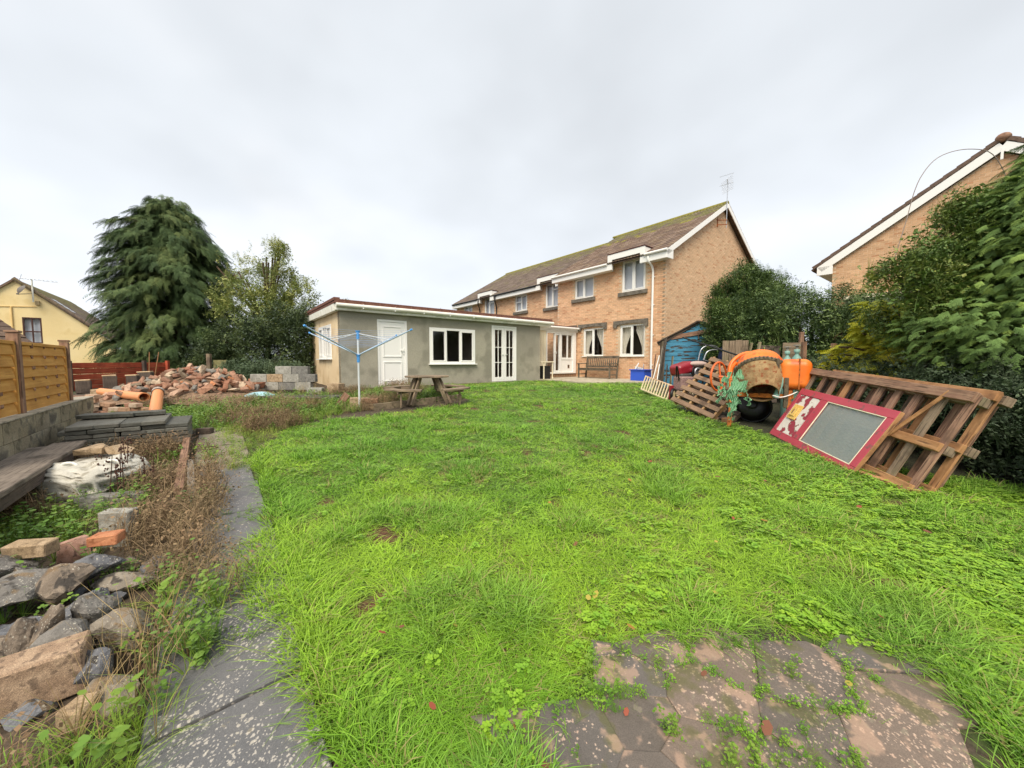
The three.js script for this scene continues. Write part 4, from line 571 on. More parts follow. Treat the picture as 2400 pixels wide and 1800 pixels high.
// right side
leafy('clipped_bush', 'big rounded dark evergreen bush in front of the brick gable', 'bush', W(6.6, .72, 10.5), [[-.25, 1.8, 0, .85, 1.7, .9], [.3, 2.0, .1, .75, 1.35, .8], [0, 2.65, 0, .55, .75, .6], [-.75, 1.4, .1, .45, 1.1, .5]], 3600, [clSmall, clSmall2], [[0.041, 0.075, 0.020], [0.075, 0.133, 0.032], [0.189, 0.275, 0.058]], { limbs: 4, inner: .3, shoots: 70, s: .95, fork: .6, gap: 2.3, gapT: .60 });
leafy('laurel_hedge', 'dark shrubby hedge with upright shoots between the round bush and the right hand house', 'hedge', W(7.3, .6, 9.0), [[-.7, 1.5, 0, .9, 1.2, .8], [.25, 1.5, .1, .9, 1.15, .8], [1.15, 1.45, .3, .95, 1.05, .8], [-1.0, 1.7, -.6, .8, 1.1, .6], [.3, .6, .3, 1.6, .8, .6], [2.1, 1.2, .6, .9, 1.0, .8]], 3400, [clLaurel, clSmall, clSmall2], [[0.042, 0.080, 0.028], [0.078, 0.139, 0.042], [0.209, 0.295, 0.078]], { limbs: 5, inner: .3, shoots: 90, s: .75, fork: .4, gap: 2.0, gapT: .72, shootH: 1.2 });
conifer('golden_conifer', 'golden yellow feathery conifer between hedge and dark conifer', W(6.05, .45, 6.2), 1.95, (h, a) => 1.05 * Math.pow(1 - h * .93, .7) + .12, 1700, .36, [[0.292, 0.338, 0.041], [0.540, 0.562, 0.045], [0.900, 0.810, 0.068]], { up: .4, seed: 21, reach: .8, drop: .05, per: 24 });
conifer('big_conifer', 'large dark green conifer overhanging the garden at the right edge', W(7.05, .4, 4.8), 3.85, (h, a) => { const s = h < .3 ? 1.0 + 3.0 * h : 1.9 * Math.pow(1 - (h - .3) / .74, .6); return Math.max(.2, s) * (1 + .08 * Math.sin(a * 4 + h * 7)); }, 26000, .2, [[0.066, 0.125, 0.033], [0.139, 0.240, 0.052], [0.293, 0.410, 0.073]], { up: .25, seed: 33, lo: .3, reach: .9, drop: 0, fan: .75, per: 60, fluff: .5 });
leafy('climbing_shrub', 'leafy mid green deciduous climber spreading in front of the large conifer', 'shrub', W(5.85, .4, 5.3), [[-.25, 2.1, 0, .5, .65, .5], [.1, 1.6, .1, .55, .6, .5], [.35, 2.35, 0, .45, .5, .45], [.75, 2.95, -.1, .45, .5, .4], [.1, 2.75, .1, .35, .4, .3], [.45, 3.15, 0, .3, .35, .3]], 1800, [clBroad, clSmall2], [[0.063, 0.121, 0.025], [0.115, 0.196, 0.035], [0.253, 0.288, 0.058]], { gap: 2.2, gapT: .6, r: .05, fork: 1.0, limbs: 4, s: .62, shoots: 10, shootH: .7 });
{ const t = thing('bramble_stem', 'single thin arching bramble stem against the sky', 'stem', W(6.3, 2.6, 5.6)); part('stem', t, pipe([[5.6, 2.9], [5.78, 3.6], [5.87, 4.01], [5.96, 4.24], [6.14, 4.47], [6.37, 4.58], [6.67, 4.62], [6.94, 4.57], [7.16, 4.3], [7.4, 3.6]].map(([x, y]) => V(x - 6.3, y - 2.6, 0)), .0055, 48, 5), M({ color: 0x8d8078 })); }
leafy('ivy_hedge', 'dark ivy and bramble bank along the right boundary behind the pallets', 'ivy', W(5.75, .3, 4.2), [[-.25, .3, 1.1, .6, .75, .6], [-.15, .5, .4, .6, .75, .6], [-.2, .6, -.4, .55, .7, .7], [-.1, .7, -1.3, .55, .65, .7], [0, .75, -2.3, .6, .65, .8], [.6, .7, .3, .8, .9, 1.2], [.7, .8, -1.5, .8, .8, 1.2]], 3300, [clSmall, clSmall2, clBroad], [[0.032, 0.058, 0.026], [0.058, 0.099, 0.041], [0.160, 0.217, 0.109]], { limbs: 5, inner: .4, r: .04, fork: .3, s: .62, shoots: 20, shootH: .5 });
leafy('ivy_hedge', 'dark leafy bank at the far right edge beside the near end of the pallets', 'ivy', W(5.25, .15, 2.6), [[0, .3, 0, .75, .85, .8], [.15, .75, -.3, .6, .75, .7], [-.15, .12, .55, .55, .4, .6]], 1500, [clSmall, clSmall2], [[0.032, 0.061, 0.023], [0.065, 0.113, 0.038], [0.174, 0.246, 0.087]], { limbs: 5, inner: .4, r: .04, fork: .2, s: .55 });
{ const t = thing('fallen_branch', 'bare brown branch reaching out of the conifer', 'branch', W(6.3, 1.6, 4.9)); part('branch', t, [pipe([V(.9, -.25, .2), V(.4, -.05, .1), V(0, .16, 0), V(-.25, .36, 0)], .03, 12, 6), pipe([V(.4, -.05, .1), V(.1, -.12, .2), V(-.2, -.1, .3)], .015, 10, 5)], mBark); }

// ---------- left side: wall, fences, rubble, building materials ----------
const at = (x, z, dy = 0) => { const [X, d] = Lxd(x, z); return W(X, gy(X, d) + dy, d); };
const on = (X, d, dy = 0) => W(X, gy(X, d) + dy, d);
rnd = mulberry(900);
{ // concrete block wall
  const o = LG('concrete_wall', 'low stained concrete block wall carrying the wooden fence at the left', 'wall', -4.61, .2, 5); const geos = [0, 1, 2, 3].map(() => cbox(.2, .211, .436, .004, .003)), ms = [mConcWall, MT(mottle(0x857c66, 0x958c76, 0x54503f, 1.1, 26, 5, .22), { bumpScale: .01 })];
  for (let r = 0; r < 5; r++) for (let i = 0; i < 15; i++) { const z = 2.25 + i * .44 + (r % 2 ? .2 : 0); if (z > 8.5) continue; const k = part('block', o, geos[(r + i) % 4], ms[(i * 3 + r) % 2]); k.position.set(-4.6 + rr(-.002, .002) + 4.61, .93 - .1075 - r * .2155 - .2, z - 5); }
  lp('mortar', o, bx2(-4.694, -4.512, -.15, .92, 2.05, 8.6), mConcWall); lp('coping', o, bx2(-4.715, -4.49, .932, .95, 2.02, 8.6), mConc);
}
{ // wooden fence of two lap panels between posts
  const o = LG('wooden_fence', 'golden brown wooden lap panel fence standing on the concrete wall at the left', 'fence', -4.62, .9, 4.66);
  for (const z of [2.84, 4.66, 6.5]) lp('post', o, [bx2(-4.665, -4.575, .3, z === 2.84 ? 1.84 : 1.87, z - .045, z + .045), bx2(-4.675, -4.565, z === 2.84 ? 1.845 : 1.875, z === 2.84 ? 1.87 : 1.9, z - .055, z + .055)], mWoodBrown, 'reddish brown square post');
  for (const [a, b] of [[2.89, 4.61], [4.71, 6.45]]) { const p = sub('panel', o, V(0, 0, 0));
    p.userData.label = undefined; delete p.userData.label; p.name = 'panel'; const q = { ...p }; const add = (n, g, m) => part(n, p, loc(o, Array.isArray(g) ? mg(g) : g), m);
    add('panel_frame', [bx2(-4.64, -4.60, 1.74, 1.78, a, b), bx2(-4.645, -4.595, .95, 1.74, a, a + .045), bx2(-4.645, -4.595, .95, 1.74, b - .045, b)], mWoodFence);
    for (let i = 0; i < 6; i++) { const y0 = .95 + i * .133; const sl = bx(.014, .142, b - a - .1, 0, 0, 0, .004).rotateZ(.17 + rr(-.02, .02)).translate(-4.618 + rr(-.002, .002), y0 + .075, (a + b) / 2); add('slat', sl, mWoodFence); const nt = []; for (let k = 1; k < 4; k++) nt.push(bx2(-4.622, -4.602, y0 + .10, y0 + .145, a + (b - a) * k / 4 - .012 + rr(-.05, .05), a + (b - a) * k / 4 + .012)); add('batten', nt, mWoodBrown); } }
}
{ // red painted board fence further back
  const o = thing('red_fence', 'red brown painted board fence in front of the yellow house', 'fence', W(-12.35, .7, 11.7), .0); const A = V(-.12, 0, 1.25), Bq = V(.1, 0, -1.5); const mRed = MT(woodTex(0xa84a30, 0xbc5c3e, 0x783420, 1.3, 15, .12)), mRed2 = MT(woodTex(0x98422a, 0xac5336, 0x6a2c1a, 1.3, 16, .2));
  for (let i = 0; i < 6; i++) part('board', o, bar(A.clone().setY(-.1 + i * .165), Bq.clone().setY(-.1 + i * .165), .158, .025), i % 2 ? mRed : mRed2);
  for (const t of [0, .72, 1]) { const p = A.clone().lerp(Bq, t); part('post', o, bx(.09, 1.05, .09, p.x + .06, .34, p.z), t === 1 ? mRed : mWoodDark); }
  const c = thing('garden_canes', 'two thin pale canes leaning above the red fence', 'canes', W(-11.9, .8, 12.3)); part('cane', c, rod(V(-.1, 0, 0), V(-.03, 1.05, 0), .012), mWoodWarm); part('cane', c, rod(V(.05, 0, 0), V(.28, 1.05, 0), .012), mWoodWarm);
}
[[-11.75, 10.2, .34, .36], [-11.5, 10.65, .42, .36], [-11.2, 11.0, .4, .32], [-11.25, 11.45, .46, .4]].forEach(([X, d, h, w], i) => { const o = thing('timber_stump', ['nearest short dark timber stump with pale sawn top by the red fence', 'second dark timber stump with pale sawn top along the red fence', 'third dark timber stump with pale top, half hidden by dark twigs', 'farthest broad dark timber stump with sloping pale top beside rubble heap'][i], 'stump', on(X, d), rr(0, 1)); part('stump', o, bx(w * .8, h, w * .6, 0, h / 2, 0, .015), mWoodDark); part('sawn_top', o, bx(w * .78, .03, w * .58, 0, h + .016, 0).rotateZ(.04), MT(woodTex(0xcdb08a, 0xdcc39f, 0x9c7c56, .6, 18))); });
single('concrete_block', 'small tan concrete block beyond the end of the concrete wall', 'block', bx(.34, .2, .2, 0, .1, 0, .01, .006), mBlockTan, on(-10.55, 9.55), .3);
single('timber_board', 'reddish board lying beneath the small tan block beyond the wall', 'board', bx(1.1, .06, .2, 0, .03, 0), mWoodBrown, on(-10.6, 9.2, .02), -.15);
{ // loose reclaimed bricks behind the slab stack
  const o = thing('brick_stack', 'rough stack of old pale bricks behind the paving slab stack', 'bricks', on(-7.3, 6.95)); const ms = [0xb28f73, 0xc3a388, 0x9c7a60, 0xb5a08a, 0xa47d67].map(c => MT(tTile, { color: c }));
  for (let c = 0; c < 6; c++) for (let r = 0; r < [6, 4, 3, 4, 4, 3][c]; r++) { const k = part('brick', o, cbox(.2, .075, .11, .006, .004), pick(ms)); k.position.set(-.55 + c * .215 + rr(-.03, .03), .04 + r * .079, rr(-.06, .06)); k.rotation.y = rr(-.35, .35); if (r === 3) k.rotation.z = rr(-.3, .3); }
}
{ // orange drain pipes
  const mPipe = M({ color: 0xd8905c, roughness: .45, bumpMap: bumpFine, bumpScale: .001 }); const hollow = (a, b, r) => { const c = new THREE.CatmullRomCurve3([a, b]); return [new THREE.TubeGeometry(c, 1, r, 20), new THREE.TubeGeometry(c, 1, r * .9, 20)]; };
  const mk = (label, a, b, r, flip) => { const o = thing('drain_pipe', label, 'pipe', a); const e = b.clone().sub(a), u = e.clone().normalize(); part('pipe', o, hollow(V(0, 0, 0), e, r), mPipe); const s0 = e.clone().addScaledVector(u, -.16); part('socket', o, [...hollow(s0, e.clone().addScaledVector(u, .02), r * 1.14), new THREE.RingGeometry(r * .9, r * 1.14, 20).applyQuaternion(new THREE.Quaternion().setFromUnitVectors(V(0, 0, 1), u)).translate(e.x + u.x * .02, e.y + u.y * .02, e.z + u.z * .02), ...hollow(e.clone().addScaledVector(u, -.18), s0, r * 1.2)], flip ? MT(mottle(0x9a8d82, 0xb9aca0, 0x6a6058, .3, 230, 6, .2)) : mPipe); };
  mk('orange drain pipe lying across the rubble with its open end towards the lawn', W(-9.9, .82, 8.95), W(-7.72, .80, 7.78), .085); mk('orange drain pipe propped on the rubble heap behind the slab stack', W(-6.05, .56, 6.25), W(-7.62, .90, 8.0), .09, 1);
}
{ // rubble heap
  const o = thing('rubble_heap', 'large heap of broken brick, slate and stone rubble', 'rubble', on(-8.25, 9.6)); const ms = [[0xa57b62, 3], [0xb09078, 3], [0x8a5c44, 3], [0x95705a, 3], [0xb4754c, 1], [0x7b7871, 2], [0x7e705c, 3], [0xc2ae94, 1]].flatMap(([c, n], i) => { const m = MT(tTile, { color: c + 0x0a0a0a }); return Array(n).fill(m); });
  const H = (x, z) => .66 * Math.exp(-((x * .78) ** 2 + ((z + .15) * .9) ** 2) * .9) + .12 * Math.exp(-((x - 1) ** 2 + (z - .9) ** 2));
  const g = new THREE.PlaneGeometry(4, 3.6, 28, 26).rotateX(-Math.PI / 2), p = g.attributes.position; for (let i = 0; i < p.count; i++) p.setY(i, H(p.getX(i), p.getZ(i)) * .93 - .05 + .1 * (fbm(p.getX(i) * 3 + 9, p.getZ(i) * 3 + 9, 0, 6, 3) - .5)); g.computeVertexNormals(); part('rubble_base', o, uvm(g), MT(mottle(0x6f5a47, 0x8a7058, 0x47392d, .4, 250, 9, .5)));
  const rg = []; for (let i = 0; i < 12; i++) rg.push(i < 5 ? cbox(rr(.16, .24), rr(.06, .09), rr(.09, .12), .008, .01) : rock(rr(.14, .34), rr(.05, .16), rr(.12, .26), 13));
  for (let i = 0; i < 270; i++) { const a = rr(0, 6.28), q = Math.sqrt(rnd()); const x = Math.cos(a) * q * 1.6, z = Math.sin(a) * q * 1.5; const k = part(pick(['brick', 'stone']), o, pick(rg), pick(ms)); k.position.set(x, H(x, z) + rr(-.02, .08), z); k.rotation.set(rr(-.9, .9), rr(0, 6.28), rr(-.9, .9)); }
  for (let i = 0; i < 26; i++) { const x = rr(.2, 1.5), z = rr(.5, 1.9); const k = part('stone', o, pick(rg), pick(ms)); k.scale.setScalar(rr(.35, .6)); k.position.set(x, H(x, z) - gy(-8.25, 9.6) + gy(-8.25 + x, 9.6 - z) + .02, z); k.rotation.set(rr(-.5, .5), rr(0, 6.28), rr(-.5, .5)); }
  const big = [[.75, .42, .1, .85, .07, .5, .2, -.16, 0], [-.2, .56, .2, .55, .06, .42, -.3, .25, 6], [-1.25, .25, .25, .6, .12, .3, .5, .45, 5], [.35, .38, .55, .28, .03, .25, .6, -.5, 4], [.05, .62, -.2, .3, .1, .16, .2, .1, 0], [.72, .60, -.35, .24, .1, .12, .3, .2, 7]];
  for (const [x, y, z, w, h, d, ry, rz, mi] of big) { const k = part('slab_fragment', o, rock(w, h, d, 14), mi === 4 ? ms[12] : mi === 6 ? ms[13] : mi === 5 ? MT(mottle(0x625f4d, 0x767257, 0x45443a, .5, 257, 6, .3)) : ms[0]); k.position.set(x, y, z); k.rotation.set(.15, ry, rz); }
}
single('plastic_sack', 'light blue crumpled plastic sack beside the rubble heap', 'sack', (() => { const g = new THREE.SphereGeometry(.3, 24, 14); const p = g.attributes.position; for (let i = 0; i < p.count; i++) { const n = .8 + .45 * fbm(p.getX(i) * 9 + 5, p.getZ(i) * 9 + p.getY(i) * 7 + 5, 0, 3, 3); p.setXYZ(i, p.getX(i) * n * 1.15, Math.max(-.05, p.getY(i) * n * .4), p.getZ(i) * n * .6); } g.computeVertexNormals(); return g; })(), M({ color: 0x9cc3cf, roughness: .4 }), on(-6.2, 9.15, .06), .2);
// stepped stack of concrete blocks beside the cream wall
{ const gB = [0, 1, 2].map(() => cbox(.44, .215, .14, .006, .003)), y0 = gy(-6.5, 10.3) + .08; let n = 0; const cnt = [0, 0, 0], put = (X, r, m) => { const k = single('concrete_block', ['first', 'second', 'third', 'fourth'][cnt[r]++] + ' block from the left in the ' + ['bottom', 'middle', 'top'][r] + ' row of the stepped block stack', 'block', gB[n++ % 3], m, W(X, y0 + .11 + r * .218, 10.3 + rr(-.01, .01)), rr(-.02, .02), 'stepped stack of concrete blocks'); };
  [0, 1, 2, 3].forEach(i => put(-7.1 + i * .447, 0, i === 2 ? mBlockDark : mBlock)); [0, 1, 2, 3].forEach(i => put(-6.97 + i * .447, 1, i === 3 ? mBlockDark : i === 1 ? mBlockTan : mBlock)); put(-6.28, 2, mBlock); put(-5.83, 2, mBlockDark); }
single('concrete_block', 'grey block lying alone in front of the stepped block stack', 'block', bx(.36, .2, .2, 0, .1, 0, .008, .004), mBlock, on(-5.15, 9.75, .02), .15);
single('concrete_block', 'tall upright block with hollow top at the corner of the outbuilding', 'block', mg([bx(.34, .34, .05, 0, .17, .1, .006), bx(.34, .34, .05, 0, .17, -.1, .006), bx(.06, .34, .148, -.14, .17, 0, .004), bx(.06, .34, .148, .14, .17, 0, .004)]), mBlockTan, on(-4.62, 9.75), -.2);
single('concrete_block', 'darker block half hidden behind the tall upright block', 'block', bx(.3, .28, .2, 0, .14, 0, .006), mBlockDark, on(-4.75, 10.15), .2);
single('stone', 'small pale cream stone beside the upright hollow block', 'stone', rock(.14, .12, .12), mCream, on(-4.95, 9.55, .05));
[['wide dark flat sheet lying over weeds before the block stack', -5.5, 9.25, 1.25, .8, .08, .06], ['second dark sheet with raised front edge beside the brick pile', -4.7, 8.9, 1.1, .75, .13, -.05]].forEach(([l, X, d, w, dp, y, r]) => single('dark_sheet', l, 'sheet', bx(w, .025, dp, 0, 0, 0, .004, .01), MT(mottle(0x4c4a44, 0x5c5951, 0x37352f, .6, 260, 6, .25)), on(X, d, y), r));
[[-4.55, 8.45, 'orange brick beneath the front edge of the dark sheet', 0xb2663c], [-4.1, 8.6, 'reddish brick near the corner of the outbuilding plinth', 0x94543a]].forEach(([X, d, l, c]) => single('brick', l, 'brick', cbox(.24, .07, .11, .006, .004), MT(tTile, { color: c + 0x0c0c0c }), on(X, d, .05), .1));
{ const ms = [mBlockTan, MT(mottle(0x7a5c45, 0x8f6d53, 0x4f3b2c, .4, 264, 7, .35)), mBlockTan]; [['long tan block, lower one of the pair in front of the dryer pole', -3.0, 7.95, .4, .13, .06, .25], ['shorter tan block resting on the long one at the dryer pole', -3.05, 7.98, .32, .1, .18, .2], ['upright brown block left of the dryer pole', -3.4, 8.0, .18, .24, .12, .4], ['square tan block behind the dryer pole', -3.28, 8.25, .22, .2, .1, -.2]].forEach(([l, X, d, w, h, y, r], i) => single('concrete_block', l, 'block', cbox(w, h, .16, .008, .006), ms[i % 3], on(X, d, y), r));
  single('leaning_board', 'short reddish brown board leaning left of the dryer base', 'board', bar(V(-.12, 0, .05), V(.12, .33, 0), .14, .03), mWoodBrown, on(-3.68, 8.05, -.02), -.2); }
{ const o = thing('kerb_edging', 'row of mossy concrete edging between lawn and picnic table', 'kerb', on(-2.1, 8.6)); const P = [[-2.92, 7.82], [-2.35, 8.28], [-1.78, 8.74], [-1.25, 9.2]]; const mK = MT(mottle(0x6f6350, 0x84765f, 0x4b4433, .6, 266, 6, .3)); for (let i = 0; i < 3; i++) { const a = on(...P[i], .05).sub(o.position), b = on(...P[i + 1], .05).sub(o.position); b.lerp(a, .02); part('kerb_stone', o, bar(a, b, .18, .07, .01), mK); } }
{ // round picnic table
  const o = thing('picnic_table', 'weathered round picnic table with attached curved benches', 'picnic table', on(-2.0, 8.75), .35), m = mWoodOld, R = .5;
  for (let i = 0; i < 7; i++) { const z = -.43 + i * .1433, hw = Math.sqrt(Math.max(.02, R * R - z * z)); part('tabletop_board', o, bx(hw * 2, .035, .136, 0, .62 + rr(-.002, .002), z, .006), m); }
  for (let k = 0; k < 4; k++) { const a = k * Math.PI / 2 + .78, c = Math.cos(a), s = Math.sin(a), n = V(-s, 0, c);
    for (const q of [-1, 1]) part('leg', o, bar(V(c * .3, .6, s * .3).addScaledVector(n, q * .05), V(c * .62, .0, s * .62).addScaledVector(n, q * .05), .085, .04), m);
    const b = sub('bench', o, V(0, 0, 0)); for (const [r, w] of [[.82, .12], [.95, .12]]) { const sh = new THREE.Shape(); const A = .52; sh.absarc(0, 0, r + w / 2, a - A, a + A, false); sh.absarc(0, 0, r - w / 2, a + A, a - A, true); part('bench_board', b, uvm(new THREE.ExtrudeGeometry(sh, { depth: .03, bevelEnabled: true, bevelSize: .004, bevelThickness: .004, bevelSegments: 1, curveSegments: 8 }).rotateX(Math.PI / 2).translate(0, .37, 0)), m); }
    part('bench_bearer', b, bar(V(c * .3, .32, s * .3), V(c * 1.0, .32, s * 1.0), .07, .04), m); part('bench_leg', b, bar(V(c * .9, .32, s * .9), V(c * .9, -.02, s * .9), .06, .04), m); }
}
{ // rotary dryer
  const o = thing('rotary_dryer', 'rotary washing line with blue hubs and four open arms on a white pole', 'rotary dryer', on(-3.27, 7.95), 0), base = o.position.y; const mBlue = M({ color: 0x4d97dc, roughness: .4 }), mArm = M({ color: 0xa9c0d6, roughness: .35, metalness: .2 }), mPole = M({ color: 0xd7dde0, roughness: .3, metalness: .2 });
  const y = v => v - base; part('pole', o, rod(V(0, 0, 0), V(0, y(2.14), 0), .022, .02, 14), mPole); const hub = (n, yy, h, r) => part(n, o, mg([new THREE.CylinderGeometry(r, r * .85, h, 16).translate(0, y(yy), 0), new THREE.CylinderGeometry(r * 1.5, r * 1.2, .03, 16).translate(0, y(yy) + h / 2, 0)]), mBlue); hub('upper_hub', 2.1, .17, .036); hub('lower_hub', 1.6, .15, .034);
  const tips = []; for (let k = 0; k < 4; k++) { const a = -.33 + k * Math.PI / 2; const t = V(Math.cos(a) * 1.3, y(2.17), -Math.sin(a) * 1.3); tips.push(t); part('arm', o, rod(V(0, y(1.68), 0), t, .014, .013), k === 1 || k === 3 ? mArm : mArm); part('arm_cap', o, rod(t.clone().multiplyScalar(1), t.clone().add(V(t.x * .03, .02, t.z * .03)), .02), mBlue); const m = V(0, y(1.68), 0).lerp(t, .62); part('strut', o, rod(V(0, y(2.14), 0), m, .008), mPole); }
  const ln = []; for (let j = 0; j < 9; j++) { const f = .42 + j * .07; for (let k = 0; k < 4; k++) { const a = V(0, y(1.68), 0).lerp(tips[k], f), b = V(0, y(1.68), 0).lerp(tips[(k + 1) % 4], f), m = a.clone().lerp(b, .5); m.y -= .03; ln.push(pipe([a, m, b], .0022, 6, 3)); } } part('washing_line', o, ln, M({ color: 0x7f97bd, roughness: .6 }));
}
{ // stacked concrete paving slabs on a pallet
  const g = [0, 1, 2, 3].map(() => cbox(.232, .052, .9, .006, .004)), ms = [0x66665f, 0x707067, 0x5a5b53].map(c => MT(tTile, { color: c, roughness: .6 })); const a0 = L(-4.33, 0, 4.78), u = V(Math.cos(TH), 0, -Math.sin(TH)), ry = Math.atan2(-u.z, u.x), bk = V(-u.z, 0, u.x).multiplyScalar(-1); if (bk.z > 0) bk.multiplyScalar(-1);
  const yb = gy(-4.9, 4.9) + .10; let n = 0; for (let c = 0; c < 5; c++) for (let r = 0; r < (c === 4 ? 5 : 6); r++) { const p = a0.clone().addScaledVector(u, .12 + c * .236 + (r % 2 && c < 3 ? .05 : 0) + rr(-.008, .008)).addScaledVector(bk, .45 + rr(-.02, .02)); p.y = yb + .027 + r * .056; const k = single('paving_slab_loose', 'dark slab on the low pallet, ' + ['bottom', 'second', 'third', 'fourth', 'fifth', 'sixth'][r] + ' layer, ' + ['leftmost column', 'second column', 'middle column', 'fourth column', 'rightmost column'][c], 'paving slab', g[n++ % 4], pick(ms), p, ry + rr(-.015, .015), 'stacked dark paving slabs on the pallet'); }
  for (const [f, l] of [[.32, 'loose top slab nearest the wall lying askew on the slab stack'], [.62, 'loose dark slab lying flat across the top of the stack']]) { const p = a0.clone().addScaledVector(u, f).addScaledVector(bk, .72); p.y = yb + .375; single('paving_slab_loose', l, 'paving slab', g[1], ms[2], p, ry + (f < .5 ? 1.4 : 1.62)).scale.set(1, 1, .62); }
  const o = thing('wooden_pallet', 'low dark wooden pallet beneath the stacked paving slabs', 'pallet', a0.clone().setY(yb - .1), ry); for (const x of [.1, .6, 1.12]) part('bearer', o, bx(.09, .075, .9, x, .04, -.45), mWoodDark); for (const z of [-.05, -.45, -.85]) part('board', o, bx(1.22, .018, .1, .6, .088, z), mWoodDark);
}
{ // bulk bag
  const o = thing('bulk_bag', 'slumped dirty white woven bulk bag', 'bag', on(-4.12, 3.6)); const g = new THREE.SphereGeometry(1, 72, 44); const p = g.attributes.position; for (let i = 0; i < p.count; i++) { const v = V().fromBufferAttribute(p, i); const e = q => Math.sign(q) * Math.pow(Math.abs(q), .62); const az = Math.atan2(v.z, v.x); const f = .5 * Math.abs(fbm(az * 2.2 + v.y * 1.6 + 9, v.y * 5 + 9, 0, 3, 3) - .5) * 2; const fold = 1 - .22 * sm(.1, .3, f) * (1 - .3 * v.y) + .05 * (fbm(v.x * 9 + 9, v.y * 9 + v.z * 9 + 9, 0, 8, 3) - .5); let X = e(v.x) * .38 * fold, Z = e(v.z) * .36 * fold, Y = e(v.y) * .21 * (.85 + .5 * (fbm(v.x * 3.3 + 4, v.z * 3.3 + 4, 0, 9, 3) - .3)); p.setXYZ(i, X, Math.max(-.02, Y + .16), Z); } g.computeVertexNormals(); part('bag_body', o, uvm(g), MT(mottle(0xb4b1a5, 0xc6c3b7, 0x857f70, .5, 280, 5, .15), { roughness: .75 }));
  for (const [x, z] of [[.2, .1], [-.1, .2]]) part('lifting_loop', o, pipe([V(x, .27, z), V(x + .03, .36, z - .03), V(x + .1, .35, z - .06), V(x + .13, .26, z - .08)], .014, 14, 6), mWhiteOld);
}
[['larger tan concrete fragment lying on top of the white bulk bag', -4.3, 3.76, .3, .1, .2, .3], ['smaller tan fragment on the bulk bag beside the larger one', -4.05, 3.8, .2, .09, .18, -.1]].forEach(([l, X, d, w, h, dp, r]) => single('concrete_fragment', l, 'fragment', rock(w, h, dp, 18), mBlockTan, W(X, gy(X, d) + .40, d), r));
{ // plank bench along the wall
  const o = LG('plank_bench', 'long weathered planks laid on blocks along the concrete wall', 'planks', -4.2, .25, 6.5); for (const [a, b, y] of [[-4.32, -4.05, .60], [-4.49, -4.335, .57]]) lp('plank', o, bx(b - a, .04, 4.0, (a + b) / 2, y, 7.0, .006, .003), MT(woodTex(0x6b6157, 0x82776b, 0x3f382f, 1.1, 43))); for (const z of [5.85, 7.4]) lp('support', o, bx2(-4.24, -4.12, .1, .575, z - .06, z + .06), mConc); lp('under_rail', o, bx2(-4.11, -4.06, .48, .575, 5.5, 8.9), mWoodDark); }
single('rusty_timber', 'rust red timber offcut in front of the white bulk bag', 'timber', bx(.38, .1, .1, 0, .05, 0, .01, .005), MT(mottle(0x7d3a24, 0x8f482f, 0x56271a, .4, 282, 7, .3)), at(-3.98, 6.02), .3);
single('edging_block', 'thin tan edging block at the far left in front of the planks', 'block', bx(.52, .1, .1, 0, .05, 0, .01, .005), mBlockTan, on(-4.15, 3.18), .05);
single('edging_block', 'dark grey edging block below the white bulk bag', 'block', bx(.5, .14, .12, 0, .06, 0, .01, .005), mBlockDark, on(-3.62, 3.3), .2);
single('concrete_block', 'grey block standing on end among brown weeds left of the path', 'block', bx(.2, .27, .1, 0, .12, 0, .008, .004), mBlock, on(-2.95, 2.73), .15);
single('stone', 'flat pinkish stone leaning beside the upright grey block', 'stone', rock(.2, .32, .07, 18), MT(mottle(0x8d6a58, 0xa78474, 0x4a3730, .3, 284, 7, .4)), on(-3.02, 2.5, .04), .4);
{ const o = LG('long_timbers', 'two long weathered timbers lying beside the path', 'timber', -3.1, .3, 5.2); const P = (x, z, h) => { const [X, d] = Lxd(x, z); return V(x, gy(X, d) + h, z); }; lp('timber', o, bar(P(-3.14, 6.95, .09), P(-3.2, 3.6, .10), .12, .07), mWoodBrown); lp('timber', o, bar(P(-3.05, 6.9, .08), P(-3.1, 5.9, .08), .11, .06), mWoodGrey); }
single('dark_brick', 'blackened brick lying by the path beyond the long timbers', 'brick', cbox(.2, .14, .12, .01, .006), mWoodDark, at(-3.0, 4.0, .05), .3);
{ const o = thing('mossy_panel', 'greenish mossy board and pale stake under the trees behind the rubble', 'panel', on(-9.7, 12.4)); part('board', o, bx(.42, .85, .04, 0, .42, 0), MT(mottle(0x6d6a42, 0x807a52, 0x4c4a2d, .6, 286, 5, .2))); part('post', o, bx(.12, 1.1, .1, -.32, .5, .05), mWoodOld); part('stake', o, bx(.13, .55, .1, .3, .28, .35), mWoodWarm); }
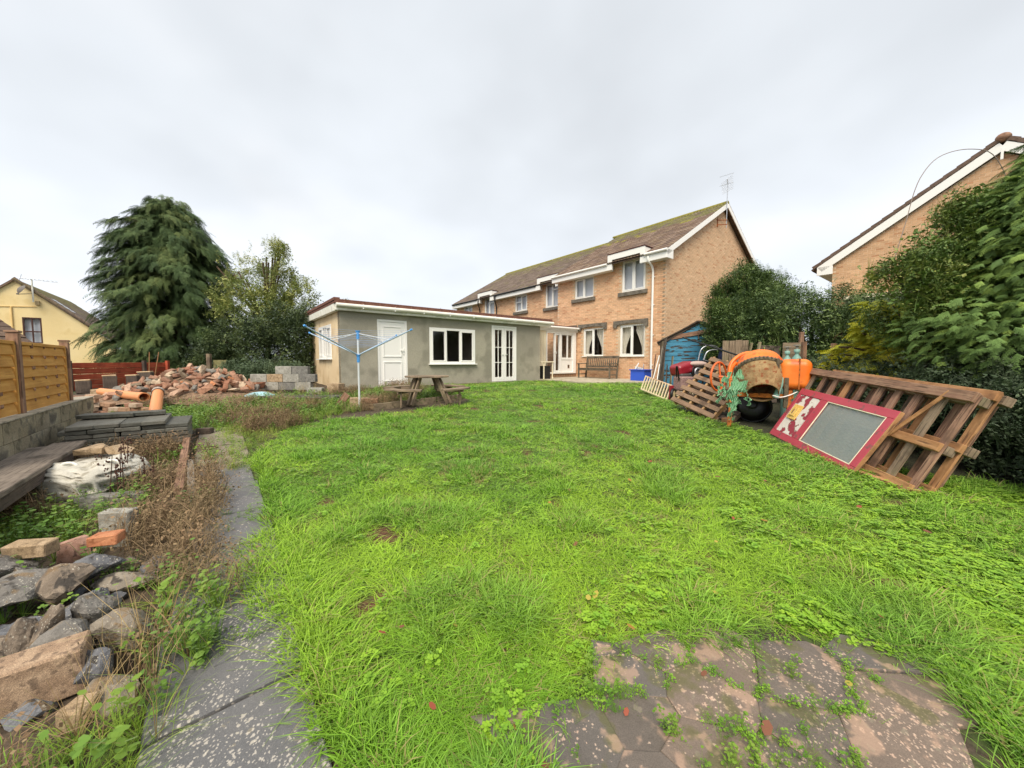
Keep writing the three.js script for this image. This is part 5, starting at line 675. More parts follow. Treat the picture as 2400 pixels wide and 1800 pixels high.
{ // heap of field stones in the near left corner
  const o = LG('stone_heap', 'heap of lichen spotted broken stones in the near left corner', 'stones', -3.55, .1, 8.6); const rt = (a, b, s, sp) => tex(512, (u, v) => { let c = mixc(hex(a), hex(b), sm(.3, .7, fbm(u * 5, v * 5, 5, s, 5))); c = mixc(c, [48, 44, 40], sm(.58, .75, fbm(u * 9, v * 9, 9, s + 5, 4)) * .8); c = mixc(c, [120, 98, 70], sm(.64, .78, fbm(u * 7, v * 7, 7, s + 25, 4)) * .7); c = mixc(c, [176, 172, 158], .85 * blot(u, v, 56, (p, q) => sp * sm(.4, .62, fbm(p * 5, q * 5, 5, s + 40, 3)), s + 9, .15, .6)); const k = 1 + .3 * (h2(Math.floor(u * 400), Math.floor(v * 400), s) - .5); return c.map(x => x * k); }, .5);
  const ms = [rt(0x64615c, 0x7d7973, 1, .4), rt(0x675c50, 0x807364, 2, .15), rt(0x595a5e, 0x707276, 3, .28), rt(0x746c60, 0x8b8274, 4, .12)].map(t => MT(t, { bumpMap: bumpCoarse, bumpScale: .02 }));
  const stone = (sx, sy, sz) => { const g = new THREE.IcosahedronGeometry(1, 3); const planes = []; for (let i = 0; i < 11; i++) planes.push([V(rr(-1, 1), rr(-1, 1), rr(-1, 1)).normalize(), rr(.42, .72)]); const p = g.attributes.position, off = rr(0, 50); for (let i = 0; i < p.count; i++) { const v = V().fromBufferAttribute(p, i); let r = 1; for (const [n, d] of planes) { const q = v.dot(n); if (q > .05) r = Math.min(r, d / q); } r *= 1.18 + .10 * (fbm(v.x * 3 + off, v.y * 3 + v.z * 2.7 + off, 0, 5, 4) - .5) + .22 * (.5 - Math.abs(2 * fbm(v.x * 6 + off, v.y * 6 + v.z * 5 + off, 0, 9, 3) - 1)); p.setXYZ(i, v.x * r * sx * .62, v.y * r * sy * .62, v.z * r * sz * .62); } g.computeVertexNormals(); return uvm(g); };
  const S = [[-3.23, 8.91, .10, .2, .27, .17, 3, .1], [-3.37, 8.70, .15, .17, .2, .14, 0, .3], [-3.42, 8.87, .08, .22, .19, .18, 0, 0], [-3.3, 9.1, .07, .2, .2, .17, 2, .2], [-3.62, 8.72, .1, .17, .27, .1, 1, -.5], [-3.54, 8.76, .11, .1, .27, .1, 1, -.35], [-3.58, 8.30, .14, .26, .2, .2, 1, .2], [-3.50, 8.10, .13, .34, .17, .22, 2, 0], [-3.76, 8.22, .15, .34, .16, .22, 0, 0], [-3.9, 7.88, .14, .3, .17, .22, 0, .1], [-3.8, 8.5, .06, .3, .1, .2, 2, 0], [-3.44, 8.5, .06, .2, .18, .18, 2, 0], [-3.95, 8.2, .08, .3, .18, .22, 1, 0], [-3.75, 8.7, .04, .28, .16, .24, 1, 0], [-3.3, 8.3, .05, .3, .12, .2, 3, 0], [-3.65, 8.5, .04, .25, .15, .2, 2, .4], [-3.35, 8.05, .04, .22, .13, .18, 1, 0], [-3.75, 7.95, .05, .25, .14, .2, 1, 0], [-3.22, 9.25, .02, .2, .12, .16, 3, 0], [-3.88, 8.55, .06, .26, .2, .2, 0, .2], [-3.5, 9.0, .02, .2, .14, .2, 1, 0], [-4.05, 8.0, .06, .3, .2, .2, 1, .2]];
  for (const [x, z, dy, sx, sy, sz, mi, rz] of S) { const k = part('stone', o, stone(sx, sy, sz), ms[mi]); const [X, d] = Lxd(x, z); k.scale.setScalar(.86); k.position.set(x + 3.55, gy(X, d) + dy * .9 - .1, z - 8.6); k.rotation.set(rr(-.2, .2), rr(-.4, .4) - .6, rz); }
  for (let i = 0; i < 26; i++) { const x = rr(-4.0, -3.2), z = rr(7.8, 9.2), w = rr(.07, .16); const k = part('stone', o, stone(w, w * rr(.5, .9), w), pick(ms)); const [X, d] = Lxd(x, z); k.position.set(x + 3.55, gy(X, d) + .02 - .1, z - 8.6); k.rotation.set(rr(-.5, .5), rr(0, 6), rr(-.5, .5)); }
}
single('concrete_block', 'big sandy concrete block in the near left corner below the stones', 'block', cbox(.34, .2, .16, .008, .004), MT(mottle(0x8f7760, 0xa38b72, 0x5c4c3e, .4, 288, 8, .5)), W(-2.05, .20, 1.5), .72);
single('concrete_block', 'small broken tan block at the right foot of the big sandy block', 'block', cbox(.09, .09, .1, .008, .006), mBlockTan, at(-3.31, 9.32, .04), .2);
single('brick', 'bright orange brick lying on top of the stone heap', 'brick', cbox(.15, .065, .1, .006, .004), MT(mottle(0xa86c4a, 0xb67c58, 0x86502f, .3, 290, 8, .3)), at(-3.42, 8.06, .26), .3);
single('brick', 'pale tan brick lying at the back left of the stone heap', 'brick', cbox(.22, .09, .1, .006, .004), mBlockTan, at(-3.78, 7.86, .22), .2);
{ const o = thing('dock_stalks', 'dead dark dock stalks in front of the bulk bag', 'plant', on(-3.75, 3.55)); const a = []; for (let i = 0; i < 12; i++) { const x = rr(-.35, .35), z = rr(-.2, .2), h = rr(.3, .6); a.push(rod(V(x, 0, z), V(x + rr(-.08, .08), h, z), .005, .003, 5)); for (let k = 0; k < 12; k++) a.push(new THREE.OctahedronGeometry(rr(.008, .014)).translate(x + rr(-.02, .02), h * rr(.5, 1), z + rr(-.02, .02))); } part('stem', o, mg(a), M({ color: 0x4a3026, roughness: .95 })); }

// ---------- patio things ----------
rnd = mulberry(1200);
{ const o = LG('garden_bench', 'weathered grey slatted wooden bench under the ground floor windows', 'bench', 10.45, .80, .95), m = MT(woodTex(0x5e5648, 0x746a5a, 0x39332a, 1.0, 54, .2)); const Z0 = .1, Z1 = 1.8; const ad = (n, g) => lp(n, o, g, m);
  for (const z of [Z0, Z1]) { ad('leg', bx2(10.1, 10.16, .8, 1.43, z - .03, z + .03)); ad('leg', bar(V(10.62, .8, z), V(10.74, 1.78, z), .06, .06)); ad('armrest', bx2(10.05, 10.68, 1.432, 1.47, z - .045, z + .045)); ad('stretcher', bx2(10.16, 10.6, .95, .99, z - .02, z + .02)); ad('seat_rail', bx2(10.17, 10.6, 1.16, 1.22, z - .022, z + .022)); }
  for (let i = 0; i < 5; i++) ad('seat_slat', bx2(10.12 + i * .1, 10.205 + i * .1, 1.225, 1.25, Z0 + .03, Z1 - .03)); ad('front_rail', bx2(10.14, 10.17, 1.14, 1.222, Z0 + .03, Z1 - .03)); ad('top_rail', bx2(10.70, 10.74, 1.68, 1.78, Z0 + .03, Z1 - .03)); ad('back_rail', bx2(10.64, 10.67, 1.29, 1.35, Z0 + .03, Z1 - .03)); for (let i = 0; i < 15; i++) { const z = Z0 + .11 + i * .106; ad('back_slat', bar(V(10.66, 1.352, z), V(10.715, 1.678, z), .05, .014)); } }
{ const o = LG('recycling_box', 'blue plastic box filled with white scraps beside the house downpipe', 'box', 10.1, .80, 3.35); const m = M({ color: 0x2f57c4, roughness: .45 }); const sh = []; for (const [x0, x1, z0, z1] of [[9.85, 9.88, 3.0, 3.6], [10.3, 10.33, 3.0, 3.6], [9.88, 10.3, 3.0, 3.03], [9.88, 10.3, 3.57, 3.6]]) sh.push(bx2(x0, x1, .8, 1.2, z0, z1)); lp('box_body', o, [...sh, bx2(9.88, 10.3, .8, .83, 3.03, 3.57)], m); lp('rim', o, [bx2(9.81, 10.37, 1.201, 1.235, 2.96, 3.0), bx2(9.81, 10.37, 1.201, 1.235, 3.6, 3.64), bx2(9.81, 9.85, 1.201, 1.235, 3.0, 3.6), bx2(10.33, 10.37, 1.201, 1.235, 3.0, 3.6)], m);
  const s = LG('white_scraps', 'white plastic offcuts piled in the blue box', 'scraps', 10.1, 1.2, 3.3); lp('offcut', s, bar(V(9.9, 1.24, 3.5), V(10.2, 1.30, 2.98), .1, .02), mWhite); lp('offcut', s, bar(V(10.0, 1.24, 3.1), V(10.1, 1.48, 3.2), .04, .03), mWhite); lp('offcut', s, bar(V(10.15, 1.2, 3.35), V(10.05, 1.44, 3.45), .03, .03), mWhite); }
{ const o = LG('side_table', 'small cream plastic table at the right end of the outbuilding', 'table', 8.0, .80, .1); lp('table_top', o, bx2(7.9, 8.5, 1.5, 1.54, -.3, .15), mCream); for (const [x, z] of [[7.95, .1], [8.45, .1], [7.95, -.25], [8.45, -.25]]) lp('leg', o, bx2(x - .02, x + .02, .8, 1.499, z - .02, z + .02), mCream); }
single('black_crate', 'black crate standing under the cream side table', 'crate', mg([bx(.36, .5, .3, 0, .25, 0, .01), bx(.4, .05, .34, 0, .525, 0, .01)]), M({ color: 0x17191a, roughness: .5 }), L(8.15, .80, -.05), TH);

// ---------- right side: shed and clutter ----------
{ // blue shed
  const o = thing('garden_shed', 'dilapidated shed with peeling blue boarded gable', 'shed', on(5.65, 11.4), -.42); const y = v => v - o.position.y; const mB = [0, 1].map(i => MT(tex(512, (u, v) => { let c = mixc([62, 124, 154], [84, 150, 180], fbm(u * 5, v * 30, 5, 60 + i, 4)); const s = sm(.58, .66, fbm(u * 6, v * 26, 6, 71 + i, 5)); return mixc(c, [72, 58, 48], s); }, 1.3))); const W2 = 1.05, ye = y(2.12), yp = y(2.72);
  const n = 15; for (let i = 0; i < n; i++) { const y0 = -.05 + i * .145; const hw = y0 > ye ? Math.max(.05, W2 * (yp - y0 - .05) / (yp - ye)) : W2; if (y0 > yp - .1) break; const lean = -.02; part('board', o, bx(hw * 2, .15, .018, 0, 0, 0, .003, .003).rotateX(-.06).translate(.04 * (y0), y0 + .07, .02 + rr(-.004, .004)), mB[i % 2]); }
  part('bargeboard', o, [bar(V(-1.12, ye - .05, .06), V(0, yp + .02, .06), .1, .025), bar(V(0.01, yp + .02, .061), V(1.12, ye - .05, .061), .1, .025)], mWoodDark); part('broken_panel', o, [bar(V(-.75, ye + .16, .05), V(.35, ye + .34, .06), .13, .02), bar(V(0, ye + .33, .05), V(.02, ye + .1, .06), .1, .02), bar(V(.2, ye + .3, .05), V(.75, ye + .14, .05), .1, .02)], mWoodBrown);
  part('side_wall', o, [bx2(-1.06, -1.02, -.1, ye, -1.9, -.01), bx2(1.02, 1.06, -.1, ye, -1.9, -.01), bx2(-1.02, 1.02, -.1, ye, -1.9, -1.87)], mWoodDark); for (const s of [-1, 1]) part('roof', o, uvm(new THREE.BoxGeometry(1.32, .03, 2.15).rotateZ(-s * Math.atan2(yp - ye, 1.12)).translate(s * .57, (yp + ye) / 2 + .03, -.95)), mWoodDark); }
// loose boards slumping off the shed's left corner
[['dark broken board leaning against the left corner of the blue shed', 4.45, 11.2, 4.72, 11.5, 1.5, .16, mWoodDark], ['grey weathered board propped beside the shed corner', 4.28, 11.0, 4.6, 11.4, 1.25, .12, mWoodGrey], ['pale mossy plank leaning upright on the blue gable', 4.72, 11.1, 4.86, 11.3, .95, .1, MT(woodTex(0x8a8064, 0x9c9276, 0x5d5642, 1, 44, .4))], ['short black charred board at the foot of the shed', 4.5, 10.9, 4.66, 11.2, .7, .2, mWoodDark], ['white painted batten leaning at the far left of the shed', 4.02, 10.8, 4.42, 11.2, 1.0, .04, mWhite], ['thin white strip propped across the leaning boards', 4.1, 10.6, 4.35, 11.0, .75, .035, mWhite], ['tall dark torn board hanging beside the shed eaves', 4.62, 11.55, 4.7, 11.6, 1.42, .3, mWoodOld], ['rust brown board against the brick gable corner', 4.2, 11.2, 4.5, 11.7, 1.0, .12, mWoodBrown]].forEach(([l, x, d, x2, d2, h, w, m]) => { const a = on(x, d); const b = V(x2, a.y + h, -d2); single('loose_board', l, 'board', bar(V(0, 0, 0), b.sub(a), w, .02), m, a); });
{ // cream cot side
  const A = W(3.5, .80, 10.1), Bv = W(3.83, .60, 9.15), up = V(.16, .34, -.12); const o = thing('cot_side', 'cream slatted cot side leaning on the grass edge', 'slatted rack', Bv.clone()); const u = A.clone().sub(Bv); const m = M({ color: 0xd9c9a6, roughness: .6 }); for (const t of [0, 1]) { const q = up.clone().multiplyScalar(t); part('rail', o, bar(q.clone(), q.clone().add(u), .035, .03), t ? MT(woodTex(0xcaa88a, 0xd8bb9e, 0xa8876a, 1, 46)) : m); } for (let i = 0; i < 11; i++) { const p = u.clone().multiplyScalar(.02 + i * .096); part('slat', o, bar(p, p.clone().add(up), .045, .018), m); } }
// old lawn mower with mauve grass box
{ const o = thing('lawn_mower', 'old red mower with mauve grass box and cream wheels', 'mower', on(4.28, 9.35, -.04), .35); const mMauve = MT(mottle(0x8a6d68, 0x9a7d77, 0x5e4a47, .5, 330, 6, .2)), mRedP = M({ color: 0x8e1f2c, roughness: .4, clearcoat: .3 }); const rb = (w, h, d, r) => new RoundedBoxGeometry(w, h, d, 3, r);
  part('grass_box', o, rb(.42, .34, .3, .04).translate(-.05, .42, .1).toNonIndexed(), mMauve); part('lower_panel', o, rb(.38, .16, .2, .03).translate(-.03, .17, .12).toNonIndexed(), mCream); part('hood', o, rb(.55, .3, .4, .1).rotateZ(.25).translate(.18, .78, -.2), mRedP); part('engine', o, [rb(.34, .2, .3, .04).translate(.12, .56, -.12), new THREE.CylinderGeometry(.09, .09, .12, 14).rotateX(1.57).translate(.42, .68, 0), rb(.3, .12, .26, .03).translate(.3, .45, -.1)], M({ color: 0x4f4c4a, roughness: .5 })); part('air_filter', o, new THREE.TorusGeometry(.09, .03, 8, 18).translate(.42, .7, .07), mSteel);
  const wh = (x, z, r) => { const w = part('wheel', o, new THREE.TorusGeometry(r * .8, r * .24, 10, 22).rotateY(.5).translate(x, r, z), mBlackMetal); part('wheel_hub', w, new THREE.CylinderGeometry(r * .62, r * .62, .05, 18).rotateX(1.57).rotateY(.5).translate(x, r, z), M({ color: 0xc9b98e, roughness: .6 })); }; wh(-.08, .3, .16); wh(-.33, .05, .15); wh(.36, .2, .13);
  part('handle', o, [pipe([V(-.26, .5, .16), V(-.34, .72, .2), V(-.38, .86, .2), V(-.30, .7, .1), V(-.2, .5, .05)], .018, 20, 6), pipe([V(.12, .5, .2), V(.1, .72, .22), V(.14, .84, .2), V(.22, .55, .15)], .016, 16, 6)], mBlackMetal); part('side_plate', o, bx(.12, .34, .04, -.36, .2, .02), mRedP); }
{ const o = thing('black_trolley', 'black folding trolley frame with two silver hoops and dark blue bundle', 'trolley', on(5.25, 9.9), .1); part('basket', o, [bx(.62, .36, .03, 0, .72, .2).rotateZ(-.05), bx(.62, .03, .4, 0, .56, 0), bx(.03, .36, .4, -.3, .74, 0), bx(.03, .36, .4, .3, .72, 0)], mBlackMetal); for (const [dz, h] of [[.18, .28], [-.05, .4]]) part('hoop', o, pipe([V(-.3, .92, dz), V(-.2, .92 + h * .8, dz), V(.05, .92 + h, dz), V(.3, .92 + h * .75, dz), V(.38, .85, dz)], .016, 24, 8), mSteel); part('frame_bar', o, [rod(V(-.32, .94, .2), V(.36, .72, .22), .013), rod(V(.3, .76, .22), V(.26, .5, .25), .013), rod(V(-.28, .9, -.05), V(.36, .78, -.05), .012)], mSteel); part('bundle', o, rock(.34, .62, .3, 22).translate(.45, 1.0, -.05), M({ color: 0x1f2846, roughness: .8 })); part('leg', o, [rod(V(-.25, 0, .1), V(-.25, .6, .1), .02), rod(V(.25, 0, .1), V(.25, .6, .1), .02)], mBlackMetal); }
single('cushion', 'pale pinkish cushion lying above the red mower', 'cushion', new THREE.SphereGeometry(.24, 18, 10).scale(1.1, .32, .6), M({ color: 0xb09a90, roughness: .9 }), W(4.75, 1.48, 9.55), .2);
// slatted pallets (local: x along the length, y up the slope, z towards the viewer)
function palletMatrix(o, origin, u, v) { const m = basis(V(0, 0, 0), u, v); o.position.copy(origin); o.quaternion.setFromRotationMatrix(m); }
{ const o = thing('wooden_pallet', 'grey brown slatted pallet tilted on its edge beside the green netting', 'pallet', V(0, 0, 0)); palletMatrix(o, W(3.72, .46, 6.85), V(-.36, .25, -.95).multiplyScalar(-1), V(.70, .72, .02)); const m = MT(woodTex(0x77604c, 0x8d735c, 0x4a3b2e, 1, 48)), m2 = MT(woodTex(0x9a7850, 0xab8a60, 0x6a5038, 1, 49)); const Lx = 1.0; // u points towards the viewer, so the pallet runs to -x
  for (let i = 0; i < 8; i++) part('slat', o, bx(Lx * 1.08, .095, .02, -Lx / 2 + (i < 4 ? -.05 : .02) + rr(-.01, .01), .06 + i * .162, .02), m); for (const x of [-.98, -.66, -.34, -.05]) part('stringer', o, bx(.045, 1.28, .09, x, .64, -.037), m2); for (let i = 0; i < 6; i++) part('rear_slat', o, bx(Lx, .095, .02, -Lx / 2, .08 + i * .23, -.094), m); }
{ const o = thing('wooden_pallet', 'second dark pallet lying beneath the tilted slatted pallet', 'pallet', V(0, 0, 0)); palletMatrix(o, W(3.98, .42, 6.75), V(.36, -.22, .95), V(.80, .58, .02)); const m = mWoodDark; for (let i = 0; i < 5; i++) part('slat', o, bx(1.0, .095, .02, -.5, .06 + i * .19, -.0), m); for (const x of [-.95, -.5, -.05]) part('stringer', o, bx(.05, 1.0, .09, x, .5, -.06), mWoodOld); }
single('timber_offcut', 'small warm brown timber offcut on the grass below the tilted pallet', 'timber', bx(.16, .09, .12, 0, .04, 0, .01), mWoodWarm, on(3.9, 6.7), .4);
single('small_crate', 'open topped brown wooden crate behind the orange hoop', 'crate', mg([bx(.42, .08, .04, 0, .32, .15), bx(.05, .4, .3, -.2, .2, 0), bx(.05, .4, .3, .2, .2, 0), bx(.04, .3, .04, -.06, .15, .15), bx(.04, .3, .04, .07, .15, .15), bx(.42, .06, .04, 0, .03, .151), bx(.42, .3, .03, 0, .2, -.16)]), mWoodBrown, W(4.42, 1.15, 7.7), -.2);
// cement mixer
{ const o = thing('cement_mixer', 'orange cement mixer with rusty drum tilted mouth down', 'cement mixer', on(4.28, 6.42), -.593); const mOr = MT(mottle(0xe3701f, 0xee8030, 0xb04c1c, .9, 340, 4, .08), { roughness: .45, bumpScale: .001 }), mOrOld = MT(mottle(0xa85f2a, 0xc0702f, 0x5c3a22, .5, 341, 6, .25)), mDr = MT(mottle(0x7d6240, 0x99805a, 0x7a3a1c, .45, 342, 6, .3), { bumpScale: .006 }), mGear = MT(mottle(0x5a5040, 0x6c604c, 0x382f24, .4, 343, 7, .3));
  const ax = V(.1, -.70, .70).normalize(), q = new THREE.Quaternion().setFromUnitVectors(V(0, 1, 0), ax), C = V(0, .92, 0); const lathe0 = (pts, n = 40) => new THREE.LatheGeometry(pts.map(p => new THREE.Vector2(...p)), n).toNonIndexed().applyQuaternion(q).translate(C.x, C.y, C.z), lathe = (p, n) => uvm(lathe0(p, n));
  part('drum_bowl', o, lathe([[0, -.42], [.12, -.42], [.2, -.39], [.32, -.27], [.365, -.14], [.37, -.02]]), mOr, 'orange painted rear bowl'); part('gear_ring', o, lathe([[.372, -.03], [.392, -.028], [.395, .02], [.37, .03], [.36, .03]]), mGear); const dc = part('drum_cone', o, lathe([[.362, .03], [.35, .09], [.30, .24], [.222, .42], [.226, .44], [.21, .44], [.212, .42], [.285, .24], [.33, .09], [.34, .0]]), mDr, 'rusty concrete crusted front cone'); const tl = []; for (let i = 0; i < 44; i++) { const a = i / 44 * 6.283; tl.push(bx(.03, .04, .02, 0, 0, 0, .002).rotateY(-a).translate(Math.cos(a) * .396, 0, Math.sin(a) * .396)); } part('gear_tooth', o, mg(tl).applyQuaternion(q).translate(C.x, C.y, C.z), mGear); part('mixing_blade', o, [bx(.02, .3, .1, .22, .15, 0).applyQuaternion(q).translate(C.x, C.y, C.z), bx(.02, .3, .1, -.22, .15, 0).applyQuaternion(q).translate(C.x, C.y, C.z)], mDr);
  part('yoke', o, pipe([V(-.46, .82, .06), V(-.45, 1.06, .0), V(-.36, 1.2, -.1), V(-.2, 1.28, -.22), V(0, 1.25, -.36), V(.2, 1.2, -.3), V(.42, .9, -.1)], .035, 40, 10), mOr); part('yoke_tube', o, pipe([V(-.44, .8, .04), V(-.43, 1.0, .02), V(-.36, 1.12, .0)], .03, 12, 8), mOr);
  const wq = eul(0, 1.17, 0); const wc = V(-.62, .86, .12); part('tilt_wheel', o, [new THREE.TorusGeometry(.255, .018, 10, 44).applyQuaternion(wq).translate(wc.x, wc.y, wc.z), rod(wc.clone().add(V(0, .24, 0)), wc.clone().add(V(.05, -.24, -.02)), .016), rod(wc, V(-.42, .84, .06), .02)], M({ color: 0xd4622a, roughness: .5 }), 'orange hand wheel hoop');
  part('stand', o, [bar(V(-.46, .56, .16), V(.46, .56, .16), .07, .06), bar(V(-.4, .58, .18), V(-.42, 0, .3), .07, .06), bar(V(.4, .58, .18), V(.42, 0, .3), .07, .06), bar(V(-.42, .84, 0), V(-.42, .0, -.45), .06, .05), bar(V(.42, .84, 0), V(.42, 0, -.45), .06, .05), bar(V(-.44, .86, .03), V(-.42, .54, .16), .07, .05), bar(V(.44, .86, .03), V(.42, .54, .16), .07, .05)], mOrOld);
  const rb = (w, h, d, r) => new RoundedBoxGeometry(w, h, d, 4, r).toNonIndexed(); const mb = part('motor_housing', o, uvm(rb(.44, .5, .42, .12).translate(.47, .92, .02)), mOr, 'orange motor housing'); part('housing_rim', mb, uvm(rb(.05, .53, .45, .024).translate(.235, .92, .02)), mGear); part('housing_seam', mb, uvm(rb(.02, .515, .435, .0099).translate(.52, .92, .02)), mOrOld); part('leg_plate', o, bx(.06, .5, .3, .36, .62, .1), mGear); }
{ const o = thing('green_netting', 'ragged green netting draped over the front of the mixer stand', 'netting', W(3.56, .48, 6.15), -.5); const mk = (n, w, h, f) => { const g = new THREE.PlaneGeometry(1, 1, 26, 40), p = g.attributes.position; for (let i = 0; i < p.count; i++) { const u = p.getX(i) * 2, t = .5 - p.getY(i); const ww = w * (.6 + .4 * Math.sin(Math.min(1, t * 1.3) * 2.2)) * (.35 + 1.3 * fbm(t * 9 + f, Math.sign(u) * 3 + 9, 0, 3, 3)) * (t > .7 ? .45 : 1); p.setXYZ(i, u * ww / 2 + .04 * Math.sin(t * 5 + f), h * (1 - t), .014 * Math.sin(u * 11 + t * 4 + f) + .006 * Math.sin(u * 27 + f) + .03 * (fbm(u * 5 + 9, t * 12 + 9, 0, 17, 3) - .5)); } g.computeVertexNormals(); const idx = [], ix = g.index, V3 = i => [p.getX(i), p.getY(i)]; for (let i = 0; i < ix.count; i += 3) { const a = ix.getX(i), c = V3(a); if (fbm(c[0] * 14 + f * 7, c[1] * 12 + 5, 0, 23, 3) > .57) continue; idx.push(a, ix.getX(i + 1), ix.getX(i + 2)); } g.setIndex(idx); return g; }; const mG = [MT(mottle(0x6fa57a, 0x9cc6a2, 0x4c8a5e, .25, 350, 9, .3), { roughness: .95 })]; mG.push(mG[0]); for (const [w, h, f, x, top, z] of [[.16, .84, 1.3, .1, .94, .10], [.13, .62, 3.1, .0, .90, .13], [.12, .36, 5.7, -.1, .74, .15], [.13, .44, 7.3, .19, .82, .08], [.1, .26, 9.9, .27, .62, .1], [.11, .5, 12.1, .06, .62, .16]]) part('net', o, mk('', w, h, f).translate(x, top - h, z), mG[0]); }
{ const o = thing('black_tub', 'glossy black round plastic tub on its side under the mixer', 'tub', on(4.45, 6.85, .0), -.62); part('tub_body', o, new THREE.LatheGeometry([[0, .26], [.06, .262], [.07, .24], [.1, .235], [.2, .22], [.26, .17], [.285, .05], [.29, -.2], [.27, -.24], [0, -.24]].map(p => new THREE.Vector2(...p)), 36).rotateX(1.35).translate(0, .28, -.05), M({ color: 0x0c0c0d, roughness: .4 })); part('tub_rim', o, new THREE.TorusGeometry(.285, .02, 8, 36).rotateX(-.22).translate(0, .285, .02), M({ color: 0x0c0c0d, roughness: .5 })); }
{ const mT = M({ color: 0x7ea79c, roughness: .55 }); const gas = (l, pos, tilt, r, h) => { const o = thing('gas_cylinder', l, 'gas cylinder', pos); part('cylinder_body', o, new THREE.LatheGeometry([[0, 0], [r, 0], [r, h * .82], [r * .8, h * .88], [r * .35, h * .92], [r * .35, h * .95], [r * .55, h * .955], [r * .55, h], [0, h]].map(p => new THREE.Vector2(...p)), 20), mT); part('valve', o, [new THREE.CylinderGeometry(r * .3, r * .3, h * .06, 10).translate(0, h * 1.03, 0), new THREE.CylinderGeometry(r * .7, r * .7, h * .015, 12).translate(0, h * 1.06, 0)], mBlock); o.rotation.set(...tilt); };
  gas('slim sea green gas cylinder standing behind the motor housing, shorter one', W(5.12, .5, 6.95), [0, 0, 0], .075, 1.24); gas('slim sea green gas cylinder standing behind the motor housing, taller one', W(5.32, .5, 6.98), [0, 0, 0], .085, 1.27); gas('slim sea green cylinder wedged between mixer drum and motor housing', W(4.33, .95, 6.1), [0, 0, -.33], .042, .42); }
single('white_cable', 'thin white cable looping from the mixer mouth to the housing', 'cable', pipe([V(0, 0, 0), V(.12, -.03, 0), V(.26, .0, 0), V(.4, .06, 0)], .009, 20, 6), mWhite, W(4.2, 1.0, 5.98));
// boards and bits behind the mixer
{ const o = thing('board_screen', 'weathered brown boards standing as a screen behind the mixer', 'boards', on(5.45, 8.6), -.1); for (let i = 0; i < 4; i++) part('board', o, bx(.135, 1.42, .025, -.5 + i * .14, .75 + rr(-.02, .02), -.03 + i * .004), mWoodOld); part('plywood', o, bx(.5, 1.3, .02, .38, .7, .02).rotateZ(-.03), MT(mottle(0x5f5348, 0x70635a, 0x463d35, 1, 355, 4, .12))); part('batten', o, [bar(V(-.1, .7, .05), V(.03, 1.4, .05), .06, .04), bar(V(.08, .7, .06), V(.2, 1.42, .06), .07, .04)], MT(woodTex(0x857b5e, 0x998f72, 0x575038, 1, 47, .4))); part('shelf', o, bx(1.3, .04, .3, .1, .94, .15), mWoodDark); }
single('white_tin', 'small white tin standing on the board shelf behind the mixer', 'tin', mg([new THREE.CylinderGeometry(.075, .075, .17, 18).translate(0, .085, 0), new THREE.TorusGeometry(.075, .006, 6, 18).rotateX(1.57).translate(0, .168, 0)]), mWhite, on(5.42, 8.38, .98));
single('metal_bar', 'long thin dark metal bar slanting down from the shed to the mixer', 'bar', rod(V(0, 0, 0), V(-.9, .62, -1.6), .018), mBlackMetal, W(5.0, 1.5, 7.4));
{ const o = thing('nailed_boards', 'two grey boards nailed to a post in front of the hedge', 'boards', on(5.95, 7.95), -.15); for (let i = 0; i < 3; i++) part('board', o, bx(.36, .115, .02, 0, 1.12 + i * .12, 0), mWoodOld); part('post', o, bx(.07, 1.65, .07, .2, .82, -.05), mWoodBrown); }
[['nearest to the golden conifer, short and tilted', 6.2, 6.55, 1.28, .1], ['thin leaning stake in the middle of the row behind the pallets', 5.65, 6.7, 1.42, .08], ['left end of the row by the motor housing', 5.45, 6.95, 1.45, -.02], ['small stub between mixer drum and gas cylinders', 4.95, 7.3, 1.15, 0]].forEach(([l, X, d, h, t]) => single('fence_stake', 'brown wooden fence stake, ' + l, 'stake', bar(V(0, 0, 0), V(t * h, h, 0), .07, .06), mWoodBrown, on(X, d)));
{ const o = thing('fence_wire', 'slack rusty wires strung between the stakes behind the pallets', 'wire', W(5.45, 1.5, 6.9)); for (const y of [0, -.3]) part('wire', o, pipe([V(0, y, 0), V(.12, y - .05, .1), V(.22, y + .02, .22), V(.5, y - .06, .3), V(.75, y - .12, .38), V(.6, y - .5, 1.6), V(.4, y - .75, 3.2)], .004, 30, 4), mBlackMetal); part('wire_coil', o, pipe([V(.1, -.1, .1), V(.2, .05, .1), V(.3, -.05, .12), V(.2, -.2, .1), V(.12, -.05, .12), V(.28, .02, .14)], .005, 30, 4), mSteel); }
